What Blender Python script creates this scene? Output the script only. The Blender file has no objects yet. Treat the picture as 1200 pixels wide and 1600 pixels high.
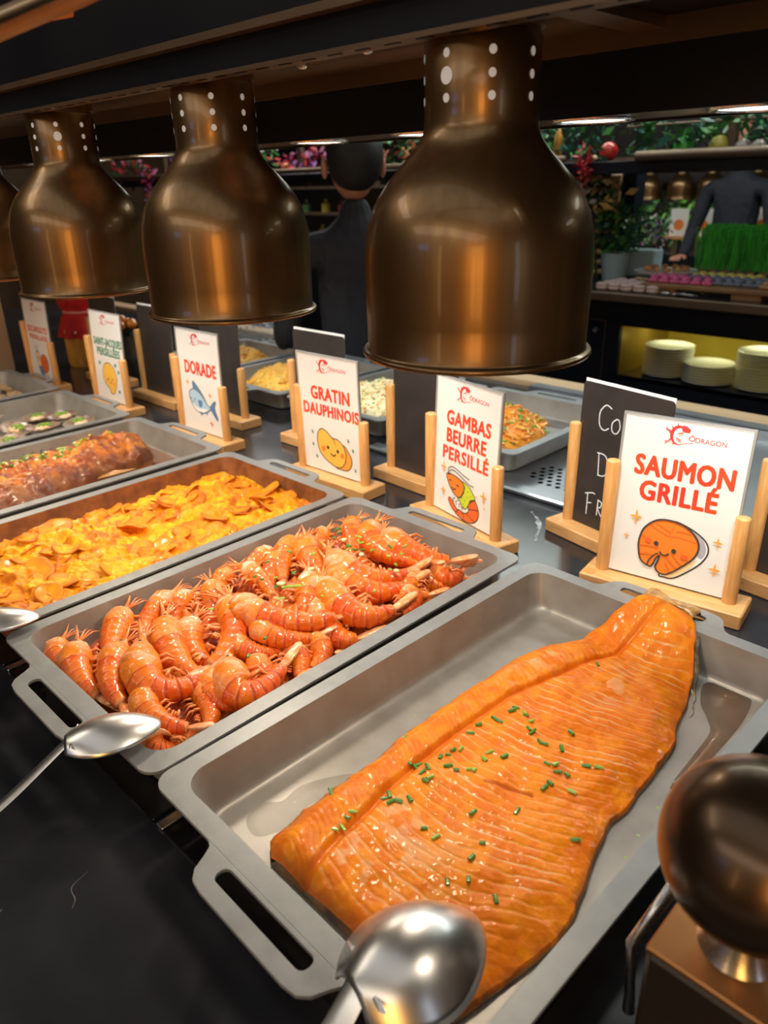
import bpy, math, random
from mathutils import Vector, Matrix, noise
from mathutils.geometry import delaunay_2d_cdt
R_ = random.Random(7)
S = bpy.context.scene
COL = S.collection
# ------------------------------------------------------------------ camera
CAMLOC = Vector((0.48076, -0.19425, 0.49390)); YAW, PIT, ROL, FPX = 0.785189, 0.414216, -0.025346, 1173.2
_f = Vector((-math.sin(YAW)*math.cos(PIT), math.cos(YAW)*math.cos(PIT), -math.sin(PIT)))
_r = _f.cross(Vector((0, 0, 1))).normalized(); _u = _r.cross(_f)
_r, _u = _r*math.cos(ROL)+_u*math.sin(ROL), -_r*math.sin(ROL)+_u*math.cos(ROL)
cd = bpy.data.cameras.new('camera'); cam = bpy.data.objects.new('camera', cd); COL.objects.link(cam)
M3 = Matrix((( _r.x, _u.x, -_f.x), (_r.y, _u.y, -_f.y), (_r.z, _u.z, -_f.z)))
cam.matrix_world = Matrix.Translation(CAMLOC) @ M3.to_4x4()
cd.sensor_fit = 'HORIZONTAL'; cd.sensor_width = 36; cd.lens = FPX/1200*36; cd.clip_start = 0.01; cd.clip_end = 60
cd.dof.use_dof = True; cd.dof.focus_distance = 0.74; cd.dof.aperture_fstop = 10.0
S.camera = cam
# ------------------------------------------------------------------ world, exposure
w = bpy.data.worlds.new('world'); S.world = w; w.use_nodes = True
w.node_tree.nodes['Background'].inputs[0].default_value = (0.55, 0.62, 0.75, 1)
w.node_tree.nodes['Background'].inputs[1].default_value = 0.05
S.view_settings.view_transform = 'Standard'; S.view_settings.look = 'None'
S.view_settings.gamma = 1; S.view_settings.use_curve_mapping = False; S.view_settings.exposure = 0.0
# ------------------------------------------------------------------ room lights and added lights
def area(name, loc, rot, sx, sy, power, col):
    d = bpy.data.lights.new(name, 'AREA'); d.shape = 'RECTANGLE'; d.size = sx; d.size_y = sy; d.energy = power; d.color = col
    o = bpy.data.objects.new(name, d); COL.objects.link(o); o.location = loc; o.rotation_euler = rot; return o
area('ceiling_light_customer_side', (0.1, -0.95, 1.66), (math.radians(-10), 0, 0), 3.2, 1.6, 9, (1, 0.95, 0.88))
area('ceiling_light_left', (-1.6, -0.8, 1.66), (0, 0, 0), 0.5, 1.2, 7, (1, 0.86, 0.68))
area('ceiling_light_right', (1.7, 0.3, 1.66), (0, math.radians(12), 0), 0.5, 0.5, 10, (1, 0.86, 0.66))
area('ceiling_light_aisle', (-0.9, 1.9, 1.66), (0, 0, 0), 2.6, 0.25, 9, (0.85, 0.95, 1.0))
area('ceiling_light_dessert', (-0.9, 3.05, 1.62), (0, 0, 0), 3.6, 0.3, 52, (0.92, 1.0, 0.92))
area('ceiling_light_far_left', (-3.6, 2.6, 1.62), (0, 0, 0), 1.5, 0.5, 18, (1, 0.92, 0.85))
area('dining_fill_light', (0.6, -2.7, 1.66), (0, 0, 0), 4.5, 1.2, 42, (1, 0.88, 0.72))  # added fill on the rear walls so the bronze reflects brown
# added area lights behind the camera, reflected as streaks on the bronze lamps
area('streak_light_warm', (2.3, -2.6, 0.5), (math.radians(90), 0, math.radians(42)), 0.75, 1.5, 24, (1, 0.46, 0.10))
area('streak_light_narrow', (0.2, -3.6, 0.5), (math.radians(90), 0, 0), 0.22, 1.5, 4, (1, 0.60, 0.25))
area('streak_light_cool', (3.6, -0.6, 0.6), (math.radians(90), 0, math.radians(90)), 0.3, 1.4, 3, (0.75, 0.85, 1.0))  # no window here, an added cool light for the lamp reflections
# ------------------------------------------------------------------ materials
def N(nt, t, **k):
    n = nt.nodes.new(t)
    for a, b in k.items(): setattr(n, a, b)
    return n
MC = {}
def mat(name, c1, c2=None, sc=20, rough=0.5, metal=0, bump=0, bsc=None, coat=0, trans=0, emis=None, es=0, stretch=None,
        attr=False, lo=0.35, hi=0.65, spec=None, r2=None, alpha=None, sss=0, bevel=0, aniso=0, detail=5, amt=1.0, dist=0.001, ior=None):
    if name in MC: return MC[name]
    m = bpy.data.materials.new(name); m.use_nodes = True; nt = m.node_tree; b = nt.nodes['Principled BSDF']; L = nt.links
    b.inputs['Base Color'].default_value = (*c1, 1); b.inputs['Roughness'].default_value = rough; b.inputs['Metallic'].default_value = metal
    b.inputs['Coat Weight'].default_value = coat; b.inputs['Coat Roughness'].default_value = 0.08
    b.inputs['Transmission Weight'].default_value = trans
    if spec is not None: b.inputs['Specular IOR Level'].default_value = spec
    if ior: b.inputs['IOR'].default_value = ior
    if alpha is not None: b.inputs['Alpha'].default_value = alpha
    if sss: b.inputs['Subsurface Weight'].default_value = sss; b.inputs['Subsurface Radius'].default_value = (0.006, 0.002, 0.001)
    if aniso: b.inputs['Anisotropic'].default_value = aniso
    if emis: b.inputs['Emission Color'].default_value = (*emis, 1); b.inputs['Emission Strength'].default_value = es
    tc = N(nt, 'ShaderNodeTexCoord'); mp = N(nt, 'ShaderNodeMapping'); L.new(tc.outputs['Object'], mp.inputs[0])
    if stretch: mp.inputs['Scale'].default_value = stretch
    src = None
    if attr:
        at = N(nt, 'ShaderNodeAttribute'); at.attribute_name = 'Col'; src = at.outputs['Color']
    if c2 is not None:
        nz = N(nt, 'ShaderNodeTexNoise'); nz.inputs['Scale'].default_value = sc; nz.inputs['Detail'].default_value = detail
        L.new(mp.outputs[0], nz.inputs['Vector'])
        rp = N(nt, 'ShaderNodeMapRange'); rp.inputs[1].default_value = lo; rp.inputs[2].default_value = hi; rp.inputs[4].default_value = amt
        L.new(nz.outputs[0], rp.inputs[0])
        mx = N(nt, 'ShaderNodeMix', data_type='RGBA'); L.new(rp.outputs[0], mx.inputs[0])
        if src: L.new(src, mx.inputs[6])
        else: mx.inputs[6].default_value = (*c1, 1)
        mx.inputs[7].default_value = (*c2, 1); src = mx.outputs[2]
        if r2 is not None:
            rr = N(nt, 'ShaderNodeMapRange'); rr.inputs[1].default_value = lo; rr.inputs[2].default_value = hi
            rr.inputs[3].default_value = rough; rr.inputs[4].default_value = r2; L.new(nz.outputs[0], rr.inputs[0]); L.new(rr.outputs[0], b.inputs['Roughness'])
    if src: L.new(src, b.inputs['Base Color'])
    nrm = None
    if bevel:
        bv = N(nt, 'ShaderNodeBevel'); bv.samples = 4; bv.inputs['Radius'].default_value = bevel; nrm = bv.outputs[0]
    if bump:
        n2 = N(nt, 'ShaderNodeTexNoise'); n2.inputs['Scale'].default_value = bsc or sc; n2.inputs['Detail'].default_value = 6
        L.new(mp.outputs[0], n2.inputs['Vector']); bp = N(nt, 'ShaderNodeBump'); bp.inputs['Strength'].default_value = bump; bp.inputs['Distance'].default_value = dist
        L.new(n2.outputs[0], bp.inputs['Height'])
        if nrm: L.new(nrm, bp.inputs['Normal'])
        nrm = bp.outputs[0]
    if nrm: L.new(nrm, b.inputs['Normal'])
    MC[name] = m; return m
steel_grey = mat('cast_grey', (0.29, 0.30, 0.305), (0.25, 0.26, 0.265), 60, 0.46, 0.3, 0.25, 900, bevel=0.0012, r2=0.36, dist=0.0003)
basin_grey = mat('basin_grey', (0.33, 0.315, 0.29), (0.26, 0.24, 0.215), 25, 0.42, 0.3, 0.25, 700, r2=0.36, dist=0.0003)
basin_brown = mat('basin_browned', (0.30, 0.11, 0.03), (0.16, 0.055, 0.018), 45, 0.45, 0.1, 0.5, 300)
black_stone = mat('black_stone', (0.012, 0.013, 0.016), (0.022, 0.024, 0.03), 6, 0.16, 0, 0.03, 40, spec=0.6, r2=0.24)
black_glass = mat('black_glass', (0.006, 0.006, 0.007), rough=0.08, spec=0.5)
vein_white = mat('vein_white', (0.35, 0.36, 0.37), (0.12, 0.12, 0.13), 60, 0.3)
chrome = mat('brushed_chrome', (0.62, 0.62, 0.63), (0.5, 0.5, 0.51), 90, 0.24, 1, 0.08, 500, r2=0.3, dist=0.0004)
spoon_steel = mat('spoon_steel', (0.78, 0.78, 0.77), (0.70, 0.70, 0.70), 30, 0.27, 1, 0.03, 300, r2=0.34, dist=0.0002)
steel_sheet = mat('steel_sheet', (0.42, 0.44, 0.47), (0.34, 0.36, 0.39), 8, 0.30, 0.9, 0.05, 60)
bronze = mat('bronze_lamp', (0.25, 0.150, 0.066), (0.20, 0.12, 0.054), 9, 0.30, 0.9, 0.0, 60, stretch=(14, 14, 0.05), coat=0.35, aniso=0.2, r2=0.38)
lamp_inner = mat('lamp_enamel', (0.75, 0.70, 0.62), rough=0.35)
bronze_trim = mat('bronze_trim', (0.22, 0.155, 0.10), (0.17, 0.12, 0.08), 8, 0.45, 0.7, 0.03, 60)
black_panel = mat('black_panel', (0.006, 0.008, 0.014), (0.011, 0.013, 0.020), 5, 0.42, spec=0.25)
mirror_panel = mat('mirror_panel', (0.62, 0.60, 0.56), (0.25, 0.24, 0.22), 7, 0.16, 0.7, stretch=(.35, 3, 1), bump=0.5, bsc=9, dist=0.004)
beech = mat('beech_wood', (0.66, 0.35, 0.135), (0.55, 0.26, 0.085), 30, 0.42, 0, 0.08, 80, stretch=(1, 9, 9), coat=0.15)
beech_up = mat('beech_dowel', (0.66, 0.34, 0.115), (0.54, 0.24, 0.07), 30, 0.40, 0, 0.06, 80, stretch=(9, 9, 0.9), coat=0.2)
paper = mat('white_paper', (0.80, 0.76, 0.72), rough=0.5, coat=0.5)
ink_red = mat('ink_red', (0.72, 0.035, 0.02), (0.80, 0.09, 0.02), 12, 0.45, coat=0.4)
ink_logo = mat('ink_logo', (0.66, 0.05, 0.045), rough=0.45)
ink_dark = mat('ink_dark', (0.06, 0.045, 0.04), rough=0.45)
ink_green = mat('ink_dark_green', (0.03, 0.22, 0.12), rough=0.45)
ink_orange = mat('ink_orange', (0.88, 0.22, 0.025), rough=0.45)
ink_amber = mat('ink_amber', (0.90, 0.36, 0.05), rough=0.45)
ink_yellow = mat('ink_yellow', (0.92, 0.50, 0.08), rough=0.45)
ink_sand = mat('ink_sand', (0.92, 0.62, 0.32), rough=0.45)
ink_lime = mat('ink_lime', (0.60, 0.66, 0.04), rough=0.45)
ink_blue = mat('ink_blue', (0.10, 0.22, 0.42), rough=0.45)
ink_pale = mat('ink_pale_blue', (0.42, 0.58, 0.72), rough=0.45)
ink_grey = mat('ink_grey', (0.42, 0.40, 0.45), rough=0.45)
ink_shrimp = mat('ink_shrimp', (0.85, 0.13, 0.025), rough=0.45)
ink_cream = mat('ink_cream', (0.88, 0.84, 0.80), rough=0.45)
slate = mat('chalkboard', (0.028, 0.022, 0.020), (0.04, 0.03, 0.027), 20, 0.42)
chalk = mat('chalk', (0.75, 0.74, 0.72), rough=0.8)
acrylic = mat('clear_sleeve', (0.75, 0.72, 0.68), rough=0.12, alpha=0.35)
green1 = mat('chive_green', (0.04, 0.19, 0.02), (0.14, 0.34, 0.03), 150, 0.35, coat=0.3)
green2 = mat('onion_green', (0.22, 0.44, 0.03), (0.46, 0.60, 0.10), 120, 0.35, coat=0.3)
onion_white = mat('onion_white', (0.80, 0.72, 0.48), (0.65, 0.66, 0.30), 120, 0.35, coat=0.3)
# ------------------------------------------------------------------ object helpers
def link(name, me, m=None, parent=None, smooth=False):
    o = bpy.data.objects.new(name, me); COL.objects.link(o)
    if m is not None:
        for q in (m if isinstance(m, (list, tuple)) else [m]): me.materials.append(q)
    if parent: o.parent = parent
    if smooth: me.polygons.foreach_set('use_smooth', [True]*len(me.polygons))
    return o
def tag(o, label, cat, group=None, kind=None):
    if label: o['label'] = label
    if cat: o['category'] = cat
    if group: o['group'] = group
    if kind: o['kind'] = kind
    return o
def empty(name, loc=(0, 0, 0), rz=0, label=None, cat=None, group=None):
    o = bpy.data.objects.new(name, None); COL.objects.link(o); o.location = loc; o.rotation_euler = (0, 0, rz); o.empty_display_size = 0.02
    return tag(o, label, cat, group)
def copy_tree(o, parent=None):
    c = o.copy(); COL.objects.link(c); c.parent = parent
    for ch in o.children: copy_tree(ch, c)
    return c
class MB:
    def __init__(s): s.v = []; s.f = []; s.mi = []; s.c = []
    def add(s, vs, fs, mi=0, cols=None):
        k = len(s.v); s.v += [tuple(q) for q in vs]; s.f += [tuple(i+k for i in f) for f in fs]; s.mi += [mi]*len(fs)
        if cols: s.c += cols
        return s
    def box(s, a, b, mi=0, bv=0.0):
        x0, y0, z0 = a; x1, y1, z1 = b
        if bv <= 0:
            return s.add([(x0,y0,z0),(x1,y0,z0),(x1,y1,z0),(x0,y1,z0),(x0,y0,z1),(x1,y0,z1),(x1,y1,z1),(x0,y1,z1)],
                  [(0,3,2,1),(4,5,6,7),(0,1,5,4),(1,2,6,5),(2,3,7,6),(3,0,4,7)], mi)
        L = []
        for z, i in ((z0, bv), (z0+bv, 0), (z1-bv, 0), (z1, bv)):
            L.append([(x0+bv, y0+i, z), (x1-bv, y0+i, z), (x1-i, y0+bv, z), (x1-i, y1-bv, z), (x1-bv, y1-i, z), (x0+bv, y1-i, z), (x0+i, y1-bv, z), (x0+i, y0+bv, z)])
        return s.loops(L, mi=mi, cap0=True, cap1=True)
    def loops(s, L, closed=True, cap0=False, cap1=False, mi=0, cols=None):
        n = len(L[0]); vs = [q for l in L for q in l]; fs = []
        for i in range(len(L)-1):
            for j in range(n if closed else n-1):
                a = i*n+j; b = i*n+(j+1) % n; fs.append((a, b, b+n, a+n))
        if cap0: fs.append(tuple(range(n-1, -1, -1)))
        if cap1: fs.append(tuple((len(L)-1)*n+j for j in range(n)))
        return s.add(vs, fs, mi, cols)
    def lathe(s, prof, n=32, c=(0, 0, 0), cap0=False, cap1=False, mi=0, axis='z'):
        L = []
        for r, z in prof:
            l = []
            for i in range(n):
                a = 2*math.pi*i/n; x, y = r*math.cos(a), r*math.sin(a)
                l.append((c[0]+x, c[1]+y, c[2]+z) if axis == 'z' else (c[0]+x, c[1]-z, c[2]+y))
            L.append(l)
        return s.loops(L, cap0=cap0, cap1=cap1, mi=mi)
    def tube(s, pts, r, n=8, mi=0, caps=True, flat=1.0):
        pts = [Vector(q) for q in pts]; rs = r if isinstance(r, (list, tuple)) else [r]*len(pts); L = []
        up = Vector((0, 0, 1))
        for i, q in enumerate(pts):
            t = (pts[min(i+1, len(pts)-1)]-pts[max(i-1, 0)]).normalized()
            a = t.cross(up)
            if a.length < 0.05: a = t.cross(Vector((1, 0, 0)))
            a.normalize(); b = a.cross(t)
            L.append([tuple(q+a*math.cos(2*math.pi*k/n)*rs[i]+b*math.sin(2*math.pi*k/n)*rs[i]*flat) for k in range(n)])
        return s.loops(L, cap0=caps, cap1=caps, mi=mi)
    def ball(s, c, r, n=12, m=8, sc=(1, 1, 1), mi=0):
        L = []
        for i in range(1, m):
            a = math.pi*i/m; L.append([(c[0]+r*sc[0]*math.sin(a)*math.cos(2*math.pi*j/n), c[1]+r*sc[1]*math.sin(a)*math.sin(2*math.pi*j/n), c[2]-r*sc[2]*math.cos(a)) for j in range(n)])
        k = len(s.v); s.loops(L, mi=mi)
        t = len(s.v); s.v += [(c[0], c[1], c[2]-r*sc[2]), (c[0], c[1], c[2]+r*sc[2])]
        for j in range(n):
            s.f.append((t, k+(j+1) % n, k+j)); s.f.append((t+1, k+(m-2)*n+j, k+(m-2)*n+(j+1) % n)); s.mi += [mi, mi]
        return s
    def build(s, name, m=None, parent=None, smooth=False, bevel=0, cols=False):
        me = bpy.data.meshes.new(name); me.from_pydata(s.v, [], s.f)
        o = link(name, me, m, parent, smooth)
        if any(s.mi): me.polygons.foreach_set('material_index', s.mi)
        if s.c:
            ca = me.color_attributes.new('Col', 'FLOAT_COLOR', 'POINT'); ca.data.foreach_set('color', [x for c in s.c for x in (*c, 1)])
        if smooth == 2:
            me.set_sharp_from_angle(angle=math.radians(40))
        if bevel:
            b = o.modifiers.new('b', 'BEVEL'); b.width = bevel; b.segments = 2; b.limit_method = 'ANGLE'
        me.update(); return o
def sm(e0, e1, x):
    t = max(0, min(1, (x-e0)/(e1-e0))); return t*t*(3-2*t)
def lerpt(tab, x):
    if x <= tab[0][0]: return tab[0][1]
    for (a, b), (c, d) in zip(tab, tab[1:]):
        if x <= c:
            t = (x-a)/(c-a); t2 = t*t*(3-2*t)*0.35+t*0.65; return b+(d-b)*t2
    return tab[-1][1]
def mixc(a, b, t): return tuple(a[i]+(b[i]-a[i])*t for i in range(3))
def fbm(x, y, z=0.0, o=4): return 1.7*noise.fractal(Vector((x, y, z+.37)), 1.0, 2.0, o)
def bez(a, m, b, n):
    a, m, b = Vector(a), Vector(m), Vector(b); c = m*2-(a+b)/2; return [a*(1-t)**2+c*2*t*(1-t)+b*t*t for t in [i/(n-1) for i in range(n)]]
def crom(P, n=8, closed=False):
    out = []; P = [tuple(p) for p in P]; k = len(P)
    for i in range(k if closed else k-1):
        p0 = P[(i-1) % k] if closed or i else P[0]; p1 = P[i]; p2 = P[(i+1) % k]; p3 = P[(i+2) % k] if closed or i+2 < k else P[-1]
        for j in range(n):
            t = j/n
            out.append(tuple(0.5*((2*p1[d])+(-p0[d]+p2[d])*t+(2*p0[d]-5*p1[d]+4*p2[d]-p3[d])*t*t+(-p0[d]+3*p1[d]-3*p2[d]+p3[d])*t**3) for d in range(len(p1))))
    if not closed: out.append(P[-1])
    return out
def struct(o): o['kind'] = 'structure'; return o
# ------------------------------------------------------------------ room shell
def slab(name, a, b, m, bv=0): return struct(MB().box(a, b).build(name, m, bevel=bv))
dark_wall = mat('dark_wall', (0.022, 0.020, 0.020), (0.035, 0.030, 0.028), 3, 0.6)
brown_wall = mat('brown_wall', (0.20, 0.125, 0.07), (0.16, 0.095, 0.05), 4, 0.55)
dark_ceiling = mat('dark_ceiling', (0.012, 0.013, 0.018), (0.02, 0.02, 0.026), 3, 0.7)
dining_wall = mat('dining_wall', (0.42, 0.31, 0.22), (0.34, 0.24, 0.16), 3, 0.6)
floor_m = mat('floor_dark', (0.05, 0.045, 0.04), (0.035, 0.03, 0.028), 5, 0.35)
slab('floor', (-7.1, -4.1, -0.97), (4.1, 5.6, -0.92), floor_m)
slab('ceiling', (-7.1, -4.1, 1.72), (4.1, 5.6, 1.78), dark_ceiling)
slab('wall_back', (-7.1, 5.5, -0.92), (4.1, 5.6, 1.72), dark_wall)
slab('wall_front', (-7.1, -4.1, -0.92), (4.1, -4.0, 1.72), dining_wall)
slab('wall_left', (-7.1, -4.0, -0.92), (-7.0, 5.5, 1.72), brown_wall)
slab('wall_right', (4.0, -4.0, -0.92), (4.1, 5.5, 1.72), dining_wall)
# ------------------------------------------------------------------ serving counter
ct = empty('serving_counter', (0, 0, 0), 0, 'long black polished stone serving counter carrying the grey food trays', 'counter')
MB().box((-3.2, -0.55, -0.04), (1.6, 1.43, 0.0)).build('countertop', black_stone, ct, bevel=0.003)
MB().box((-3.1, -0.50, -0.92), (1.5, 1.38, -0.04)).build('cabinet_body', black_panel, ct)
MB().box((-3.2, 1.43, -0.012), (1.6, 1.50, 0.012), bv=0.004).build('front_rail', mat('rail_wood', (0.80, 0.55, 0.32), (0.68, 0.45, 0.25), 10, 0.4, 0.2, stretch=(0.4, 6, 6)), ct)
def vein(pts, wid):
    P = crom([(x, y, 0) for x, y in pts], 8); vs = []; fs = []
    for i, q in enumerate(P):
        a = Vector(P[max(i-1, 0)]); b = Vector(P[min(i+1, len(P)-1)]); t = (b-a).normalized(); n = Vector((-t.y, t.x, 0))
        ww = wid*(0.5+0.7*abs(fbm(q[0]*40, q[1]*40)))*(0.35+0.65*math.sin(math.pi*min(1, max(0.03, i/(len(P)-1))))) 
        for s_ in (-1, 1):
            j = fbm(q[0]*70, q[1]*70, s_)*wid*0.5
            vs.append((q[0]+n.x*s_*ww+n.x*j, q[1]+n.y*s_*ww+n.y*j, 0.0003))
        if i: fs.append((2*i-2, 2*i-1, 2*i+1, 2*i))
    MB().add(vs, fs).build('marble_vein', vein_white, ct)
vein([(-0.135, 0.758), (-0.105, 0.735), (-0.083, 0.70), (-0.07, 0.672)], 0.0040)
vein([(-0.09, 1.38), (-0.10, 1.22), (-0.02, 1.08), (0.0, 0.95)], 0.006)
vein([(-1.35, 1.40), (-1.15, 1.30), (-0.95, 1.25), (-0.85, 1.12)], 0.008)
vein([(-0.55, 1.40), (-0.50, 1.30), (-0.46, 1.22)], 0.006)
vein([(0.005, -0.06), (0.010, -0.075), (0.022, -0.078), (0.028, -0.083)], 0.0003)
vein([(0.07, -0.155), (0.085, -0.16), (0.08, -0.175), (0.095, -0.19)], 0.0010)
vein([(0.03, -0.15), (0.04, -0.165), (0.055, -0.17)], 0.0008)
vein([(-0.01, -0.12), (0.0, -0.135), (0.005, -0.15)], 0.0006)
# warming plates under the trays
for i in range(6):
    x0 = 0.016-0.33*i
    t = empty('warming_plate', (x0, 0.02, 0.0002), 0, ['black glass warming plate under the grilled salmon tray', 'black glass warming plate under the shrimp tray', 'black glass warming plate under the potato gratin tray',
        'black glass warming plate under the braised fish tray', 'black glass warming plate under the scallop tray', 'black glass warming plate under the snail tray'][i], 'warming plate', 'warming plates under the trays')
    MB().box((0, -0.018, 0), (0.312, 0.50, 0.0028), bv=0.0012).build('glass_top', black_glass, t)
    MB().box((-0.0125, -0.018, 0), (-0.003, 0.50, 0.0032), bv=0.0008).build('metal_strip', chrome, t)
# ------------------------------------------------------------------ trays
def rrect(x0, y0, x1, y1, r, n=6):
    out = []
    for cx, cy, a0 in ((x1-r, y0+r, -90), (x1-r, y1-r, 0), (x0+r, y1-r, 90), (x0+r, y0+r, 180)):
        for i in range(n+1):
            a = math.radians(a0+90*i/n); out.append((cx+r*math.cos(a), cy+r*math.sin(a)))
    return out
def inside(poly, x, y):
    c = False; j = len(poly)-1
    for i in range(len(poly)):
        xi, yi = poly[i]; xj, yj = poly[j]
        if (yi > y) != (yj > y) and x < (xj-xi)*(y-yi)/(yj-yi)+xi: c = not c
        j = i
    return c
def tri_region(outer, holes, extra_edges=()):
    V = []; E = []
    for lp in [outer]+list(holes):
        k = len(V); V += [Vector(q) for q in lp]; E += [(k+i, k+(i+1) % len(lp)) for i in range(len(lp))]
    for a, b in extra_edges: k = len(V); V += [Vector(a), Vector(b)]; E.append((k, k+1))
    r = delaunay_2d_cdt(V, E, [], 0, 1e-7); vs = r[0]; T = []
    for f in r[2]:
        c = sum((vs[i] for i in f), Vector((0, 0)))/len(f)
        if inside(outer, c.x, c.y) and not any(inside(h, c.x, c.y) for h in holes): T.append(tuple(f))
    return vs, T
def ext_plate(name, vs, tris, z1, th, m, parent):
    idx = {}; V = []
    def g(i):
        if i not in idx: idx[i] = len(V); V.append(vs[i])
        return idx[i]
    F = [tuple(g(i) for i in t) for t in tris]; n = len(V)
    cnt = {}
    for f in F:
        for i in range(len(f)): cnt[(f[i], f[(i+1) % len(f)])] = 1
    side = [(a, b) for (a, b) in cnt if (b, a) not in cnt]
    fs = F+[tuple(i+n for i in reversed(f)) for f in F]
    for a, b in side:
        if abs(V[a].y-V[b].y) < 1e-7 and (abs(V[a].y-0.0) < 1e-6 or abs(V[a].y-TL) < 1e-6) and ((0.09 < V[a].x < 0.24) and (0.09 < V[b].x < 0.24)): continue
        fs.append((b, a, a+n, b+n))
    vv = [(q.x, q.y, z1) for q in V]+[(q.x, q.y, z1-th) for q in V]
    return MB().add(vv, fs).build(name, m, parent)
TL = 0.532
def make_tray(loc, rz, W, label, bm=None, small=None, L=None, mg=0.0175):
    global TL
    TL = L or 0.532; H = 0.047
    t = empty('food_tray', loc, rz, label, 'tray', 'grey rectangular food trays')
    hx0, hx1 = 0.5*W-0.080, 0.5*W+0.080
    def bump(y, d):
        s = -1 if d < 0 else 1
        pr = [(hx0, 0), (hx0+0.006, 0.003), (hx0+0.010, 0.010), (hx0+0.015, 0.021), (hx0+0.022, 0.027), (hx0+0.034, 0.029), (hx1-0.034, 0.029), (hx1-0.022, 0.027), (hx1-0.015, 0.021), (hx1-0.010, 0.010), (hx1-0.006, 0.003), (hx1, 0)]
        return [(x, y+s*q) for x, q in pr]
    rr = rrect(0, 0, W, TL, 0.017)
    n = 7; c_br, c_tr, c_tl, c_bl = rr[:n], rr[n:2*n], rr[2*n:3*n], rr[3*n:]
    outer = c_br+c_tr+list(reversed(bump(TL, 1)))+c_tl+c_bl+bump(0, -1)
    inner = rrect(mg, mg, W-mg, TL-mg, 0.022)
    s0, s1 = 0.5*W-0.050, 0.5*W+0.050
    slots = [rrect(s0, -0.0165, s1, -0.0035, 0.0055, 4), rrect(s0, TL+0.0035, s1, TL+0.0165, 0.0055, 4)]
    vs, T = tri_region(outer, [inner]+slots, [((hx0, 0), (hx1, 0)), ((hx0, TL), (hx1, TL))])
    G = {'rim': [], 'f': [], 'b': []}
    for f in T:
        cy = sum(vs[i].y for i in f)/len(f); G['f' if cy < 0 else 'b' if cy > TL else 'rim'].append(f)
    ext_plate('rim', vs, G['rim'], H, 0.003, steel_grey, t)
    ext_plate('handle', vs, G['f'], H, 0.003, steel_grey, t); ext_plate('handle', vs, G['b'], H, 0.003, steel_grey, t)
    m = MB(); prof = [(0, H-0.0004), (0.0006, H-0.003), (0.008, 0.010), (0.010, 0.0055), (0.014, 0.0032), (0.020, 0.0028)]
    def lp(i, z, o=0): return [(x, y, z) for x, y in rrect(mg+i-o, mg+i-o, W-mg-i+o, TL-mg-i+o, max(0.006, 0.022-i*0.4))]
    L_ = [lp(i, z) for i, z in prof]; m.loops([list(reversed(l)) for l in L_], cap1=True)
    Lo = [lp(i, z-(0.0026 if z < 0.01 else 0), 0.0024) for i, z in prof]; Lo[0] = [(x, y, H-0.002) for x, y, z in Lo[0]]
    m.loops(Lo, cap1=False); m.f.append(tuple(len(m.v)-len(Lo[-1])+j for j in range(len(Lo[-1])))[::-1]); m.mi.append(0)
    m.build('basin', bm or basin_grey, t, smooth=2)
    return t
TZ = 0.0032
make_tray((0.006, 0.003, TZ+0.0012), math.radians(-1.2), 0.334, 'nearest grey metal tray holding the grilled salmon fillet')
make_tray((-0.312, 0.003, TZ), 0, 0.314, 'grey metal tray heaped with whole red shrimps')
make_tray((-0.640, 0.0, TZ), 0, 0.318, 'grey metal tray with browned walls holding the potato gratin', basin_brown)
make_tray((-0.978, 0.003, TZ), 0, 0.318, 'grey metal tray holding the braised whole fish in brown sauce')
make_tray((-1.332, 0.003, TZ), 0, 0.328, 'grey metal tray holding scallops in their shells with green topping')
make_tray((-1.680, 0.003, TZ), 0, 0.324, 'farthest left grey metal tray holding small brown snails')
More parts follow.
